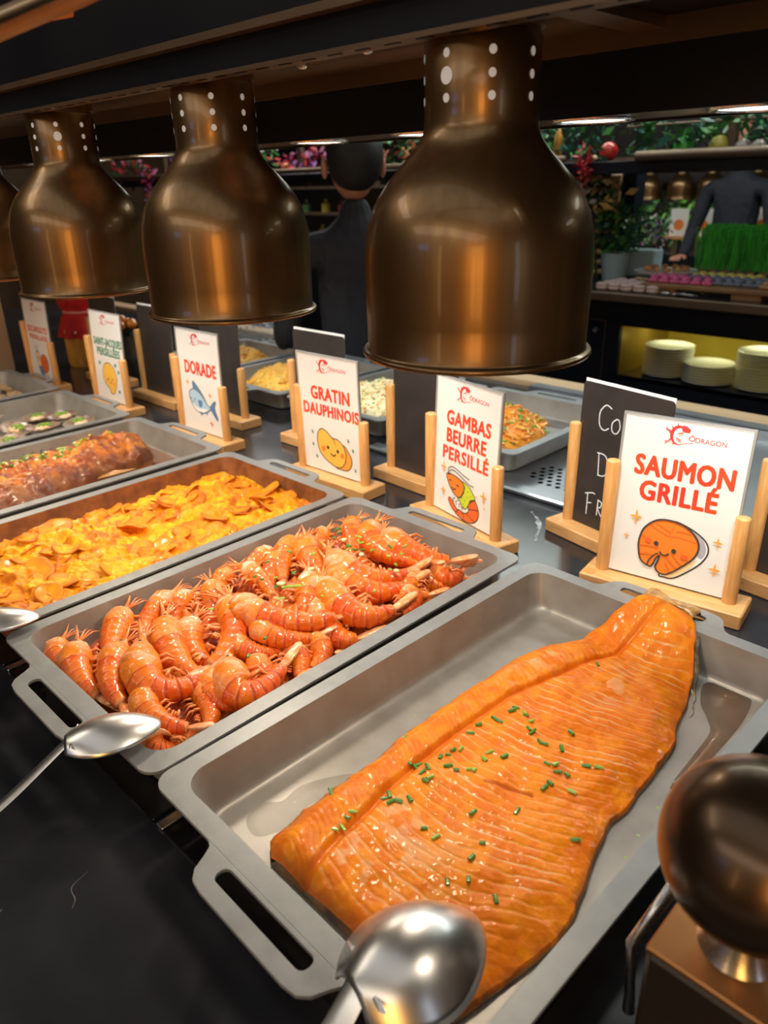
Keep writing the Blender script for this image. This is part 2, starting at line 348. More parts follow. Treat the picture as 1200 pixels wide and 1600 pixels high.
# ------------------------------------------------------------------ heat lamps
def make_lamp(loc):
    o = empty('heat_lamp', loc)
    prof = [(0.0915, -0.001), (0.0928, 0.0012), (0.0915, 0.0034), (0.0892, 0.0030), (0.0880, 0.005), (0.0884, 0.03), (0.0888, 0.062), (0.0884, 0.078), (0.0866, 0.092), (0.0832, 0.105), (0.0772, 0.117), (0.0692, 0.128),
            (0.0600, 0.138), (0.0520, 0.146), (0.0462, 0.153), (0.0430, 0.159), (0.0418, 0.165), (0.0416, 0.175), (0.0416, 0.219), (0.0404, 0.221)]
    sh_ = MB().lathe(prof, 72).build('shade', bronze, o, smooth=True)
    inn = [(0.0915, -0.001), (0.0870, 0.004)]+[(r-0.0016, z) for r, z in prof[5:-1]]+[(0.0380, 0.221)]
    s = MB().lathe(list(reversed(inn)), 48); s.build('shade_lining', lamp_inner, o, smooth=True)
    MB().lathe([(0.0404, 0.2212), (0.0404, 0.2235), (0.0430, 0.2240), (0.0430, 0.2385)], 48, cap1=True).build('collar', bronze, o, smooth=2)
    MB().lathe([(0.012, 0.20), (0.014, 0.15), (0.016, 0.12)], 20, cap0=True, cap1=True).build('socket', black_panel, o, smooth=2)
    b = MB().ball((0, 0, 0.092), 0.028, 20, 14, (1, 1, 1.25)).build('bulb', mat('bulb_glow', (1, 0.8, 0.5), emis=(1, 0.70, 0.38), es=10), o, smooth=True)
    hole = mat('vent_glow', (0.6, 0.6, 0.58), rough=0.5, emis=(0.85, 0.82, 0.78), es=0.22)  # lamp light behind the vents put in as glowing discs
    for k in range(8):
        a = math.radians(k*45+VENT0)
        for j, z in enumerate((0.180, 0.1935, 0.207)):
            r = 0.0050 if (k == BIGK and j == 1) else 0.0027
            c = Vector((math.cos(a), math.sin(a), 0)); t = Vector((-math.sin(a), math.cos(a), 0)); m = MB()
            ring = []
            for i in range(14):
                th = 2*math.pi*i/14; u, v = r*math.cos(th), r*math.sin(th)*1.1
                aa = a+u/0.0417; ring.append((0.04195*math.cos(aa), 0.04195*math.sin(aa), z+v))
            m.add(ring, [tuple(range(14))]); m.build('vent_glow_disc', hole, sh_)
    return o
VENT0 = -88; BIGK = 0
lamp = make_lamp((0.098, 0.30, 0.366))
lamp['label'] = 'nearest bronze heat lamp hanging above the grilled salmon and shrimps'; lamp['category'] = 'heat lamp'; lamp['group'] = 'bronze heat lamps'
for i, (x, l) in enumerate([(-0.242, 'second nearest bronze heat lamp above the potato gratin and shrimps'), (-0.594, 'third bronze heat lamp above the braised fish tray'), (-0.945, 'farthest left bronze heat lamp cut off by the photo edge')]):
    c = copy_tree(lamp); c.location = (x, 0.30, 0.366-0.003*i); c.rotation_euler.z = [0.90+math.pi, 0.96, 0.4][i]; c['label'] = l
for i, x in enumerate((0.098, -0.242, -0.594, -0.945, -1.29)):
    d = bpy.data.lights.new('heat_bulb_light', 'SPOT'); d.energy = (3.2, 4.2, 4.6, 4.4, 3.4)[i]; d.color = (1, 0.86, 0.68); d.spot_size = math.radians(150); d.spot_blend = 0.6; d.shadow_soft_size = 0.03
    o = bpy.data.objects.new('heat_bulb_light', d); COL.objects.link(o); o.location = (x, 0.30, 0.415); 
#@@PART2
# ------------------------------------------------------------------ gantry above the counter
g = empty('lamp_gantry', (0, 0, 0.6), 0, 'black and bronze overhead gantry carrying the row of heat lamps', 'gantry')
XL, XR = -3.2, 1.7
def gb(name, a, b, m, bv=0): return MB().box((a[0], a[1], a[2]-0.6), (b[0], b[1], b[2]-0.6), bv=bv).build(name, m, g)
gb('ceiling_panel', (XL, 0.262, 0.6045), (0.131, 0.448, 0.612), mirror_panel)
gb('lower_fascia', (XL, 0.247, 0.586), (XR, 0.262, 0.72), black_panel)
gb('lower_lip', (XL, 0.246, 0.5825), (XR, 0.262, 0.586), bronze_trim)
gb('bronze_ledge', (XL, 0.236, 0.6085), (XR, 0.247, 0.6145), bronze_trim)
gb('upper_fascia', (XL, 0.2365, 0.6145), (XR, 0.247, 0.80), black_panel)
for i in range(60):
    x = 0.32-0.03*i
    if x < -1.0: break
    gb('lip_slot', (x, 0.2485, 0.5819), (x+0.014, 0.2515, 0.5826), black_panel)
gb('panel_end_trim', (0.131, 0.262, 0.598), (0.160, 0.448, 0.612), bronze_trim)
gb('side_soffit', (0.160, 0.262, 0.606), (XR, 0.448, 0.614), black_panel)
gb('inner_trim', (XL, 0.448, 0.588), (XR, 0.452, 0.614), bronze_trim)
gb('rear_fascia', (XL, 0.452, 0.541), (XR, 0.458, 0.72), black_panel)
gb('light_soffit', (XL, 0.458, 0.543), (XR, 0.562, 0.548), mat('soffit_bronze', (0.35, 0.27, 0.19), (0.28, 0.21, 0.15), 7, 0.22, 0.9))
gb('rear_edge', (XL, 0.562, 0.541), (XR, 0.568, 0.72), black_panel)
for i, x in enumerate((0.345, 0.215, 0.066, -0.146, -0.325, -0.53, -0.735, -0.95, -1.16)):
    o = empty('ceiling_spotlight', (x, 0.512, 0.543), 0, 'small round white spotlight set in the soffit behind the heat lamps', 'spotlight', 'soffit spotlights')
    MB().lathe([(0.0, -0.0012), (0.030, -0.0012), (0.033, 0.0)], 28).build('lens', mat('spot_lens', (1, 1, 1), emis=(0.92, 1.0, 0.90), es=3.0), o)
    MB().lathe([(0.033, 0.0), (0.034, -0.0025), (0.038, -0.0022), (0.039, 0.0)], 28).build('ring', chrome, o, smooth=True)
    d = bpy.data.lights.new('soffit_light', 'SPOT'); d.energy = 6; d.color = (0.95, 1, 0.95); d.spot_size = math.radians(84); d.spot_blend = 0.8; d.shadow_soft_size = 0.02
    q = bpy.data.objects.new('soffit_light', d); COL.objects.link(q); q.location = (x, 0.512, 0.53); q.rotation_euler = (math.radians(34), 0, 0)
for x, y in ((-0.075, 0.355), (-0.182, 0.37), (-0.40, 0.36)):
    MB().ball((x, y, 0.0030), 0.0065, 12, 8, (1, 1, 0.7)).build('panel_screw', chrome, g, smooth=True)
MB().box((-0.118-0.012, 0.35, 0.0035), (-0.118+0.012, 0.362, 0.0045)).build('yellow_sticker', mat('sticker_yellow', (0.8, 0.68, 0.04), rough=0.5), g)
# curved rod high at the left
def DP(x, y, dep): return CAMLOC+(_f*FPX+_r*(x-600)-_u*(y-800))/FPX*dep
q_ = DP(60, 10, .42); o = empty('shelf_rod', q_, 0, 'bronze rod crossing the upper left corner above the gantry', 'rod')
ra, rb = DP(-90, 78, .45), DP(260, -75, .38); rd = ra-rb; re_ = ra+rd*((.2362-ra.y)/rd.y)
MB().tube([re_-q_, ra-q_, rb-q_, rb-rd*2.2-q_], 0.0075, 16).build('rod_body', mat('rod_bronze', (.42, .28, .16), rough=.4, metal=.5), o, smooth=True)
MB().tube([DP(45, 20, .43)-q_, DP(108, 10, .44)-q_], 0.0055, 14).build('rod_glow', mat('rod_glow_orange', (.75, .33, .10), rough=.35, metal=.4), o, smooth=2)  # orange lamp glow on the rod put in as a coloured cylinder
# ------------------------------------------------------------------ menu cards and stands
CW, CH = 0.150, 0.212
def make_stand():
    o = empty('wooden_card_stand')
    MB().box((-0.100, -0.028, 0), (0.100, 0.028, 0.020), bv=0.0018).build('base', beech, o)
    for x, h in ((-0.079, 0.152), (0.079, 0.112)):
        p = [(0.0, -h)] and []
        MB().lathe([(0.0086, 0.0), (0.0086, h-0.0022), (0.0078, h-0.0008), (0.0064, h)], 24, c=(x, 0, 0.0195), cap1=True).build('post', beech_up, o, smooth=2)
    MB().lathe([(0.0075, 0), (0.0075, 0.0003)], 20, c=(-0.089, -0.018, 0.02), cap1=True).build('peg_end', mat('peg_brown', (0.55, 0.24, 0.07), rough=0.5), o)
    return o
stand0 = make_stand(); first = [True]
def stand(x, y, rz, label, group='wooden stands in front'):
    c = stand0 if first[0] else copy_tree(stand0); first[0] = False
    c.location = (x, y, 0.0002); c.rotation_euler.z = rz; return tag(c, label, 'card stand', group)
def flat_obj(name, layers, parent):
    m = MB(); mats = []
    for k, (kind, mt, pts, wd) in enumerate(layers):
        if mt not in mats: mats.append(mt)
        mi = mats.index(mt); y = -0.0009-0.00006*(k+1)
        def P(u, v): return (u*CW/2, y, CH*(1-v))
        if kind == 'fill':
            vs, T = tri_region([(a, b) for a, b in pts], []) if len(pts) > 3 else ([Vector(q) for q in pts], [(0, 1, 2)])
            m.add([P(q[0], q[1]) for q in vs], [tuple(t) for t in T], mi)
        else:
            W = [Vector((a*CW/2, b*CH)) for a, b in pts]; vs = []; fs = []
            for i, q in enumerate(W):
                a, b = W[max(i-1, 0)], W[min(i+1, len(W)-1)]
                if kind == 'loop': a, b = W[(i-1) % len(W)], W[(i+1) % len(W)]
                t = (b-a); t = t.normalized() if t.length > 0 else Vector((1, 0)); n = Vector((-t.y, t.x))
                ww = wd(i/(len(W)-1)) if callable(wd) else wd
                for s_ in (-1, 1): e = q+n*s_*ww/2; vs.append((e.x, y, CH-e.y))
                if i: fs.append((2*i-2, 2*i-1, 2*i+1, 2*i))
            if kind == 'loop': j = len(W); fs.append((2*j-2, 2*j-1, 1, 0))
            m.add(vs, fs, mi)
    return m.build(name, mats, parent)
def circ(cx, cy, rx, ry=None, n=28, a0=0, a1=360):
    ry = ry or rx; return [(cx+rx*math.cos(math.radians(a0+(a1-a0)*i/n)), cy+ry*math.sin(math.radians(a0+(a1-a0)*i/n))) for i in range(n+(0 if a1-a0 >= 360 else 1))]
ASP = (CW/2)/CH     # u unit (half width) to v unit (height)
def cu(cx, cy, r, n=28, a0=0, a1=360): return circ(cx, cy, r, r*ASP, n, a0, a1)
def star(cx, cy, r):
    out = []
    for i in range(16):
        a = math.radians(i*22.5); k = abs(math.cos(2*a))**3*0.84+0.16; out.append((cx+r*k*math.cos(a), cy+r*k*ASP*1.25*math.sin(a)))
    return out
def textmesh(name, s, cx, cy, wd, ht, mt, parent, bold=0.0, y=-0.00105):
    c = bpy.data.curves.new('t', 'FONT'); c.body = s; c.size = 1; c.resolution_u = 3; c.space_character = 1.08 if bold else 1.0
    t = bpy.data.objects.new('t', c); COL.objects.link(t); bpy.context.view_layer.update()
    me = bpy.data.meshes.new_from_object(t.evaluated_get(bpy.context.evaluated_depsgraph_get())); bpy.data.objects.remove(t)
    xs = [v.co.x for v in me.vertices]; ys = [v.co.y for v in me.vertices]
    x0, x1, y0 = min(xs), max(xs), 0.0; cap = 0.729
    for v in me.vertices:
        px = cx*CW/2+((v.co.x-x0)/(x1-x0)-0.5)*wd*CW; pz = CH*(1-cy)+(v.co.y/cap-0.5)*ht*CH; v.co = (px, y, pz)
    me.materials.clear()
    if bold:
        n0 = len(me.vertices); V = [v.co.copy() for v in me.vertices]; F = [tuple(q.vertices) for q in me.polygons]; VV = []; FF = []
        for k, (dx, dz) in enumerate(((0, 0), (1, 0), (-1, 0), (0, .8), (0, -.8), (.7, .6), (-.7, .6), (.7, -.6), (-.7, -.6))):
            VV += [(q.x+dx*bold*CW, q.y-.000004*k, q.z+dz*bold*CW) for q in V]; FF += [tuple(i+n0*k for i in f) for f in F]
        me = bpy.data.meshes.new('t'); me.from_pydata(VV, [], FF)
    o = bpy.data.objects.new(name, me); me.materials.append(mt); COL.objects.link(o); o.parent = parent; return o
def logo_layers(cx, cy, k=1.0):
    L = []
    arc = [(cx+0.115*k*math.cos(math.radians(a)), cy+0.115*k*ASP*1.25*math.sin(math.radians(a))) for a in range(60, 331, 10)]
    arc = [(cx+0.22*k, cy+0.030*k)]+arc
    L.append(('line', ink_logo, arc, lambda t: CW*(0.004+0.022*k*math.sin(math.pi*min(1, t*0.9+0.02))*min(1, t*2+.1))))
    for a, r in ((150, .17), (185, .18), (215, .185), (250, .17), (285, .17), (120, .16), (320, .16)):
        b0, b1 = math.radians(a-9), math.radians(a+9); am = math.radians(a+8)
        L.append(('fill', ink_logo, [(cx+.11*k*math.cos(b0), cy+.11*k*ASP*1.25*math.sin(b0)), (cx+r*k*math.cos(am), cy+r*k*ASP*1.25*math.sin(am)), (cx+.11*k*math.cos(b1), cy+.11*k*ASP*1.25*math.sin(b1))], 0))
    L.append(('fill', ink_logo, [(cx+0.02*k, cy-0.055*k), (cx+0.10*k, cy-0.060*k), (cx+0.165*k, cy-0.042*k), (cx+0.155*k, cy-0.028*k), (cx+0.09*k, cy-0.026*k), (cx+0.04*k, cy-0.030*k)], 0))
    for dx, dy, ang in ((-.13, -.02, 200), (-.12, .03, 160), (-.04, .012, 20), (-.02, -.012, -10)):
        a = math.radians(ang); q = (cx+dx*k, cy+dy*k)
        L.append(('line', ink_logo, [q, (q[0]+.06*k*math.cos(a), q[1]+.03*k*math.sin(a))], CW*0.008*k))
        for da in (-.7, 0, .7): L.append(('line', ink_logo, [(q[0]+.06*k*math.cos(a), q[1]+.03*k*math.sin(a)), (q[0]+.06*k*math.cos(a)+.035*k*math.cos(a+da), q[1]+.03*k*math.sin(a)+.018*k*math.sin(a+da))], CW*0.004*k))
    return L
def face(cx, cy, k=1.0, closed=False, tilt=0.0):
    L = []
    for s_ in (-1, 1):
        ex, ey = cx+s_*0.135*k, cy+s_*tilt
        if closed: L.append(('line', ink_dark, cu(ex, ey, 0.035*k, 10, 180, 360), CW*0.012*k))
        else: L.append(('fill', ink_dark, cu(ex, ey, 0.036*k, 18), 0))
    L.append(('line', ink_dark, cu(cx, cy+0.022*k, 0.070*k, 12, 20, 160), CW*0.013*k)); return L
def art_salmon():
    body = crom([(-.02,.595),(.22,.612),(.40,.66),(.47,.72),(.42,.79),(.26,.86),(.05,.93),(-.08,.935),(-.16,.905),(-.13,.855),(-.12,.825),(-.17,.85),(-.22,.90),(-.30,.905),(-.42,.875),(-.48,.80),(-.48,.74),(-.42,.67),(-.24,.61)], 6, True)
    back = crom([(.02,.60),(.30,.62),(.54,.67),(.62,.73),(.56,.80),(.40,.87),(.16,.945),(.0,.955),(-.08,.94),(.10,.80),(.20,.70)], 6, True)
    L = [('fill', ink_cream, back, 0), ('fill', ink_grey, crom([(.30,.625),(.50,.665),(.585,.73),(.54,.785),(.46,.77),(.45,.70)], 5, True), 0), ('fill', ink_sand, crom([(.46,.80),(.38,.865),(.14,.94),(.02,.945),(.24,.87)], 5, True), 0), ('loop', ink_dark, back, CW*.013), ('fill', ink_orange, body, 0)]
    red = mat('ink_deep_orange', (0.78, 0.15, 0.02), rough=0.45)
    for a in [[(.05,.63),(.02,.66),(-.02,.695)], [(-.02,.695),(.20,.69),(.42,.70)], [(-.34,.65),(-.18,.675),(-.02,.695)], [(-.25,.63),(-.12,.65),(0,.67)], [(.1,.655),(.2,.65),(.32,.655)], [(-.45,.72),(-.36,.74)], [(-.46,.79),(-.30,.78),(-.16,.785)], [(-.44,.84),(-.32,.835),(-.24,.83)], [(.0,.83),(.10,.86),(.18,.885)], [(.06,.79),(.16,.83),(.26,.86)], [(.22,.78),(.30,.81),(.36,.825)], [(-.02,.86),(.04,.89),(.07,.91)]]:
        L.append(('line', red, crom(a, 4), CW*.012))
    for c in ((-.34,.745), (.27,.80)): L.append(('fill', ink_shrimp, circ(c[0], c[1], .06, .016, 16), 0))
    L.append(('loop', ink_dark, body, CW*.014)); L += [('line', ink_dark, crom([(-.30,.905),(-.27,.86),(-.18,.82),(-.14,.815)], 5), CW*.01)]
    L += face(-.05, .765, 1.1, tilt=.012)
    for s_ in ((-.58,.615,.11), (-.70,.745,.055), (.74,.665,.08), (.76,.83,.10)): L.append(('fill', ink_amber, star(*s_), 0))
    return L
def art_shrimp():
    seg = [(-.22,.735),(.06,.735),(.34,.78),(.52,.86),(.50,.93),(.34,.975),(.06,.985),(-.20,.955),(-.10,.925),(.10,.93),(.22,.90),(.16,.855),(-.02,.83),(-.18,.825)]
    body = crom(seg, 6, True)
    head = crom([(-.52,.695),(-.30,.685),(-.06,.70),(.06,.735),(.02,.79),(-.08,.83),(-.26,.815),(-.42,.765)], 6, True)
    L = [('fill', ink_cream, crom([(-.20,.83),(.1,.84),(.2,.90),(.0,.93),(-.22,.92)], 5, True), 0), ('fill', ink_shrimp, body, 0), ('loop', ink_dark, body, CW*.012)]
    for a in [[(.16,.855),(.30,.82),(.38,.80)], [(.21,.885),(.38,.87),(.53,.86)], [(.16,.92),(.30,.94),(.42,.955)], [(.02,.93),(.08,.955),(.08,.985)]]: L.append(('line', ink_dark, crom(a, 4), CW*.009))
    lime = crom([(-.04,.705),(.16,.715),(.32,.755),(.40,.79),(.26,.815),(.22,.85),(.12,.895),(.0,.89),(-.04,.86),(-.14,.84),(-.04,.79),(.03,.745)], 5, True)
    L += [('fill', ink_lime, lime, 0), ('loop', ink_dark, lime, CW*.009)]
    for q in ((.08,.74),(.18,.76),(.05,.78),(.17,.80),(.27,.785),(.0,.82),(.1,.83),(.06,.865)): L.append(('fill', ink_green, cu(q[0], q[1], .014, 8), 0))
    L += [('fill', ink_orange, head, 0), ('loop', ink_dark, head, CW*.012)]
    tl = crom([(-.18,.95),(-.30,.93),(-.42,.885),(-.38,.86),(-.30,.875),(-.22,.90),(-.12,.93)], 5, True)
    L += [('fill', ink_shrimp, tl, 0), ('loop', ink_dark, tl, CW*.01)]
    for i in range(4): L.append(('line', ink_dark, crom([(-.20+.10*i,.845+.012*i),(-.27+.10*i,.86+.01*i),(-.25+.1*i,.885+.01*i)], 4), CW*.008))
    L += [('line', ink_dark, crom([(-.45,.70),(-.46,.65),(-.30,.625),(.05,.655),(.22,.665)], 6), CW*.009), ('line', ink_dark, crom([(-.42,.695),(-.42,.665),(-.25,.65),(.2,.70),(.36,.70)], 6), CW*.009)]
    L += face(-.26, .745, .9, True, .008)
    for s_ in ((-.62,.65,.10), (-.60,.83,.09), (.66,.74,.11), (.46,.765,.04), (.72,.82,.035)): L.append(('fill', ink_amber, star(*s_), 0))
    return L
def art_potato():
    b1 = crom([(-.30,.62),(-.12,.635),(.04,.675),(.22,.68),(.40,.72),(.48,.80),(.40,.885),(.20,.925),(-.10,.90),(-.36,.84),(-.46,.76),(-.44,.67)], 6, True)
    b2 = crom([(.36,.72),(.60,.78),(.66,.85),(.54,.92),(.30,.935),(.10,.91)], 6, True)
    L = [('fill', ink_amber, b2, 0), ('loop', ink_dark, b2, CW*.012), ('fill', ink_yellow, b1, 0), ('loop', ink_dark, b1, CW*.013), ('line', ink_dark, crom([(.05,.675),(.11,.70),(.14,.73)], 4), CW*.011)]
    for c in ((-.27,.79), (.36,.81)): L.append(('fill', ink_orange, cu(c[0], c[1], .065, 14), 0))
    L += face(.05, .775, 1.2, tilt=.006)
    for c in ((-.62,.66), (-.62,.77), (-.52,.87), (.58,.66), (.72,.735), (.76,.90)): L.append(('fill', ink_green, [(c[0]-.045,c[1]-.014),(c[0]+.01,c[1]-.004),(c[0]+.02,c[1]-.02),(c[0]+.035,c[1]+.014),(c[0]-.02,c[1]+.018),(c[0]-.01,c[1]+.004)], 0))
    return L
def art_fish():
    b = crom([(-.52,.60),(-.30,.575),(.0,.615),(.26,.70),(.42,.725),(.30,.76),(.0,.80),(-.30,.785),(-.50,.72),(-.58,.65)], 6, True)
    fin = crom([(-.34,.58),(-.36,.50),(-.20,.53),(.06,.61),(.22,.69),(-.05,.63)], 5, True)
    tail = crom([(.38,.725),(.56,.66),(.66,.655),(.60,.72),(.72,.82),(.64,.82),(.46,.76)], 5, True)
    L = [('fill', ink_blue, fin, 0), ('loop', ink_dark, fin, CW*.01), ('fill', ink_blue, tail, 0), ('loop', ink_dark, tail, CW*.01), ('fill', ink_pale, b, 0), ('fill', ink_cream, crom([(-.50,.72),(-.2,.755),(.1,.75),(.28,.755),(.0,.80),(-.30,.785)], 5, True), 0), ('loop', ink_dark, b, CW*.012),
         ('fill', ink_blue, crom([(-.16,.68),(.02,.68),(-.02,.74),(-.12,.74)], 4, True), 0), ('fill', ink_blue, [(-.14,.79),(.0,.79),(-.06,.83)], 0), ('fill', ink_blue, [(.14,.78),(.26,.76),(.22,.81)], 0)]
    L += face(-.40, .675, .7)
    for s_ in ((-.60,.52,.08), (.44,.60,.08), (.40,.88,.10)): L.append(('fill', ink_orange, star(*s_), 0))
    return L
def art_scallop():
    b = crom([(-.05,.56),(.25,.60),(.42,.70),(.36,.80),(.16,.90),(-.06,.90),(-.10,.86),(-.38,.80),(-.46,.70),(-.34,.60)], 6, True)
    L = [('fill', ink_yellow, b, 0), ('loop', ink_dark, b, CW*.012)]
    for c in ((-.22,.77), (.2,.79)): L.append(('fill', ink_orange, cu(c[0], c[1], .05, 14), 0))
    L += face(.0, .745, .9)
    for c in ((-.6,.58), (.42,.57), (.58,.64), (.52,.86)): L.append(('fill', ink_green, cu(c[0], c[1], .06, 8), 0))
    return L
def art_snail():
    b = crom([(-.40,.66),(-.16,.66),(-.12,.74),(-.04,.86),(.30,.92),(.34,.95),(-.10,.965),(-.30,.88),(-.40,.76)], 6, True)
    L = [('fill', ink_sand, b, 0), ('fill', ink_blue, crom([(-.32,.84),(-.1,.83),(.1,.93),(.1,.96),(-.2,.95)], 5, True), 0), ('loop', ink_dark, b, CW*.012), ('fill', ink_shrimp, cu(.22, .78, .32, 26), 0), ('loop', ink_dark, cu(.22, .78, .32, 26), CW*.012),
         ('line', ink_dark, [(.22+.26*t/30*math.cos(t*.42), .78+.26*t/30*ASP*math.sin(t*.42)) for t in range(31)], CW*.010)]
    for x in (-.36, -.2): L += [('line', ink_dark, [(x,.66),(x-.04,.585)], CW*.01), ('fill', ink_shrimp, cu(x-.04, .58, .03, 10), 0)]
    L += face(-.27, .725, .7); return L
def card(x, y, z, rz, lean, label, lines, art):
    o = empty('menu_card', (x, y, z), rz, label, 'menu card', 'printed dish name cards'); o.rotation_euler = (-lean, 0, rz)
    MB().box((-CW/2+.003, -0.0008, 0.002), (CW/2-.003, 0.0008, CH-0.003)).build('paper_sheet', paper, o)
    MB().box((-CW/2, 0.0009, 0), (CW/2, 0.0022, CH), 0).build('backing_sheet', mat('backing_grey', (0.10, 0.09, 0.085), rough=0.3), o)
    MB().box((-CW/2, -0.0016, 0), (-CW/2+.003, 0.0009, CH)).box((CW/2-.003, -0.0016, 0), (CW/2, 0.0009, CH)).box((-CW/2+.003, -0.0016, CH-.003), (CW/2-.003, 0.0009, CH)).build('clear_sleeve', acrylic, o)
    flat_obj('logo', logo_layers(-0.10, 0.095), o)
    textmesh('logo_text', 'Ô', 0.10, 0.100, 0.05, 0.030, ink_logo, o); textmesh('logo_text', 'DRAGON', 0.385, 0.104, 0.23, 0.030, ink_logo, o)
    for s_, cx, cy, wd, ht, mt in lines: textmesh('dish_name', s_, cx, cy, wd, ht, mt, o, 0.0075*ht/.1)
    flat_obj('illustration', art, o); return o
card(0.142, 0.640, 0.0208, 0.143, 0.05, 'white card reading SAUMON GRILLÉ with a smiling salmon steak', [('SAUMON', 0.05, 0.290, 0.76, 0.120, ink_red), ('GRILLÉ', 0.02, 0.440, 0.60, 0.118, ink_red)], art_salmon())
card(-0.169, 0.621, 0.0208, -0.228, 0.045, 'white card reading GAMBAS BEURRE PERSILLÉ with a smiling shrimp', [('GAMBAS', 0.06, 0.275, 0.66, 0.100, ink_red), ('BEURRE', 0.02, 0.405, 0.60, 0.100, ink_red), ('PERSILLÉ', 0.02, 0.535, 0.70, 0.095, ink_red)], art_shrimp())
card(-0.464, 0.627, 0.0208, 0.028, -0.02, 'white card reading GRATIN DAUPHINOIS with a smiling potato', [('GRATIN', 0.06, 0.315, 0.62, 0.108, ink_red), ('DAUPHINOIS', 0.05, 0.455, 0.90, 0.098, ink_red)], art_potato())
card(-0.850, 0.613, 0.0208, 0.021, 0.03, 'white card reading DORADE with a blue fish', [('DORADE', 0.06, 0.36, 0.72, 0.125, ink_red)], art_fish())
card(-1.240, 0.608, 0.0208, 0.013, 0.06, 'white card reading SAINT-JACQUES PERSILLÉES with a yellow scallop shell', [('SAINT-JACQUES', 0.04, 0.33, 0.88, 0.085, ink_green), ('PERSILLÉES', 0.04, 0.44, 0.72, 0.085, ink_green)], art_scallop())
card(-1.600, 0.595, 0.0208, 0.0, 0.04, 'white card reading ESCARGOTS with a smiling snail', [('ESCARGOTS', 0.02, 0.36, 0.80, 0.075, ink_red), ('PERSILLADE', 0.02, 0.46, 0.76, 0.060, ink_red)], art_snail())
for x, y, rz, l in ((0.142, 0.640, 0.143, 'wooden stand holding the SAUMON GRILLÉ card'), (-0.169, 0.621, -0.228, 'wooden stand holding the GAMBAS card'), (-0.464, 0.627, 0.028, 'wooden stand holding the GRATIN DAUPHINOIS card'),
        (-0.850, 0.613, 0.021, 'wooden stand holding the DORADE card'), (-1.240, 0.608, 0.013, 'wooden stand holding the SAINT-JACQUES card'), (-1.600, 0.595, 0.0, 'wooden stand holding the ESCARGOTS card')):
    stand(x, y, rz, l)
def board(x, y, rz, label, sl, words=()):
    b = empty('chalkboard_card', (x, y, 0.0206), rz, label, 'chalkboard', 'black chalkboard cards'); b.rotation_euler = (-0.03, 0, rz)
    pr = rrect(-CW/2, 0, CW/2, CH, 0.006, 4)
    MB().loops([[(u, -0.0006, v) for u, v in pr], [(u, 0.0006, v) for u, v in pr]], cap0=True, cap1=True).build('board', slate, b)
    MB().box((-CW/2+.002, 0.0010, 0.001), (CW/2-.001, 0.0020, CH+0.004)).build('rear_card', paper, b)
    for pts in words: flat_obj('chalk_writing', [('line', chalk, crom([(u*1.12-.06, v*1.05-.02) for u, v in q], 6), CW*0.010) for q in pts], b)
    stand(x, y, rz, sl, 'wooden stands at the back')
CO = [[(-.20,.155),(-.32,.14),(-.43,.19),(-.42,.27),(-.32,.30),(-.22,.28)], [(-.08,.21),(-.16,.24),(-.15,.29),(-.06,.30),(0,.26),(-.03,.215),(-.09,.21)], [(.10,.21),(.08,.29)], [(.10,.22),(.18,.205),(.2,.29)]]
DE = [[(-.36,.45),(-.33,.60)], [(-.40,.455),(-.22,.46),(-.14,.53),(-.20,.59),(-.34,.60)], [(-.05,.54),(.03,.52),(.0,.57),(-.06,.59),(.05,.60)]]
FR = [[(-.50,.74),(-.49,.89)], [(-.56,.75),(-.40,.73),(-.34,.735)], [(-.50,.81),(-.40,.80)], [(-.26,.76),(-.26,.87)], [(-.26,.765),(-.18,.775),(-.20,.81),(-.26,.815),(-.16,.87)]]
board(0.022, 0.722, -0.20, 'black chalkboard with white handwriting behind the SAUMON card', 'wooden stand under the handwritten chalkboard', (CO, DE, FR))
board(0.285, 0.745, -0.10, 'black chalkboard card at the right photo edge', 'wooden stand at the right photo edge')
board(-0.338, 0.723, -0.05, 'black chalkboard between the GRATIN and GAMBAS cards', 'wooden stand left behind the GAMBAS card')
board(-0.632, 0.745, 0.0, 'black chalkboard behind the GRATIN card', 'wooden stand behind the GRATIN card')
board(-0.955, 0.735, 0.0, 'black chalkboard behind the DORADE card', 'wooden stand behind the DORADE card')
board(-1.215, 0.725, 0.0, 'black chalkboard between the SAINT-JACQUES and DORADE cards', 'wooden stand between the SAINT-JACQUES and DORADE cards')
board(-1.51, 0.74, 0.0, 'black chalkboard beside the red covered jar', 'wooden stand beside the red covered jar')
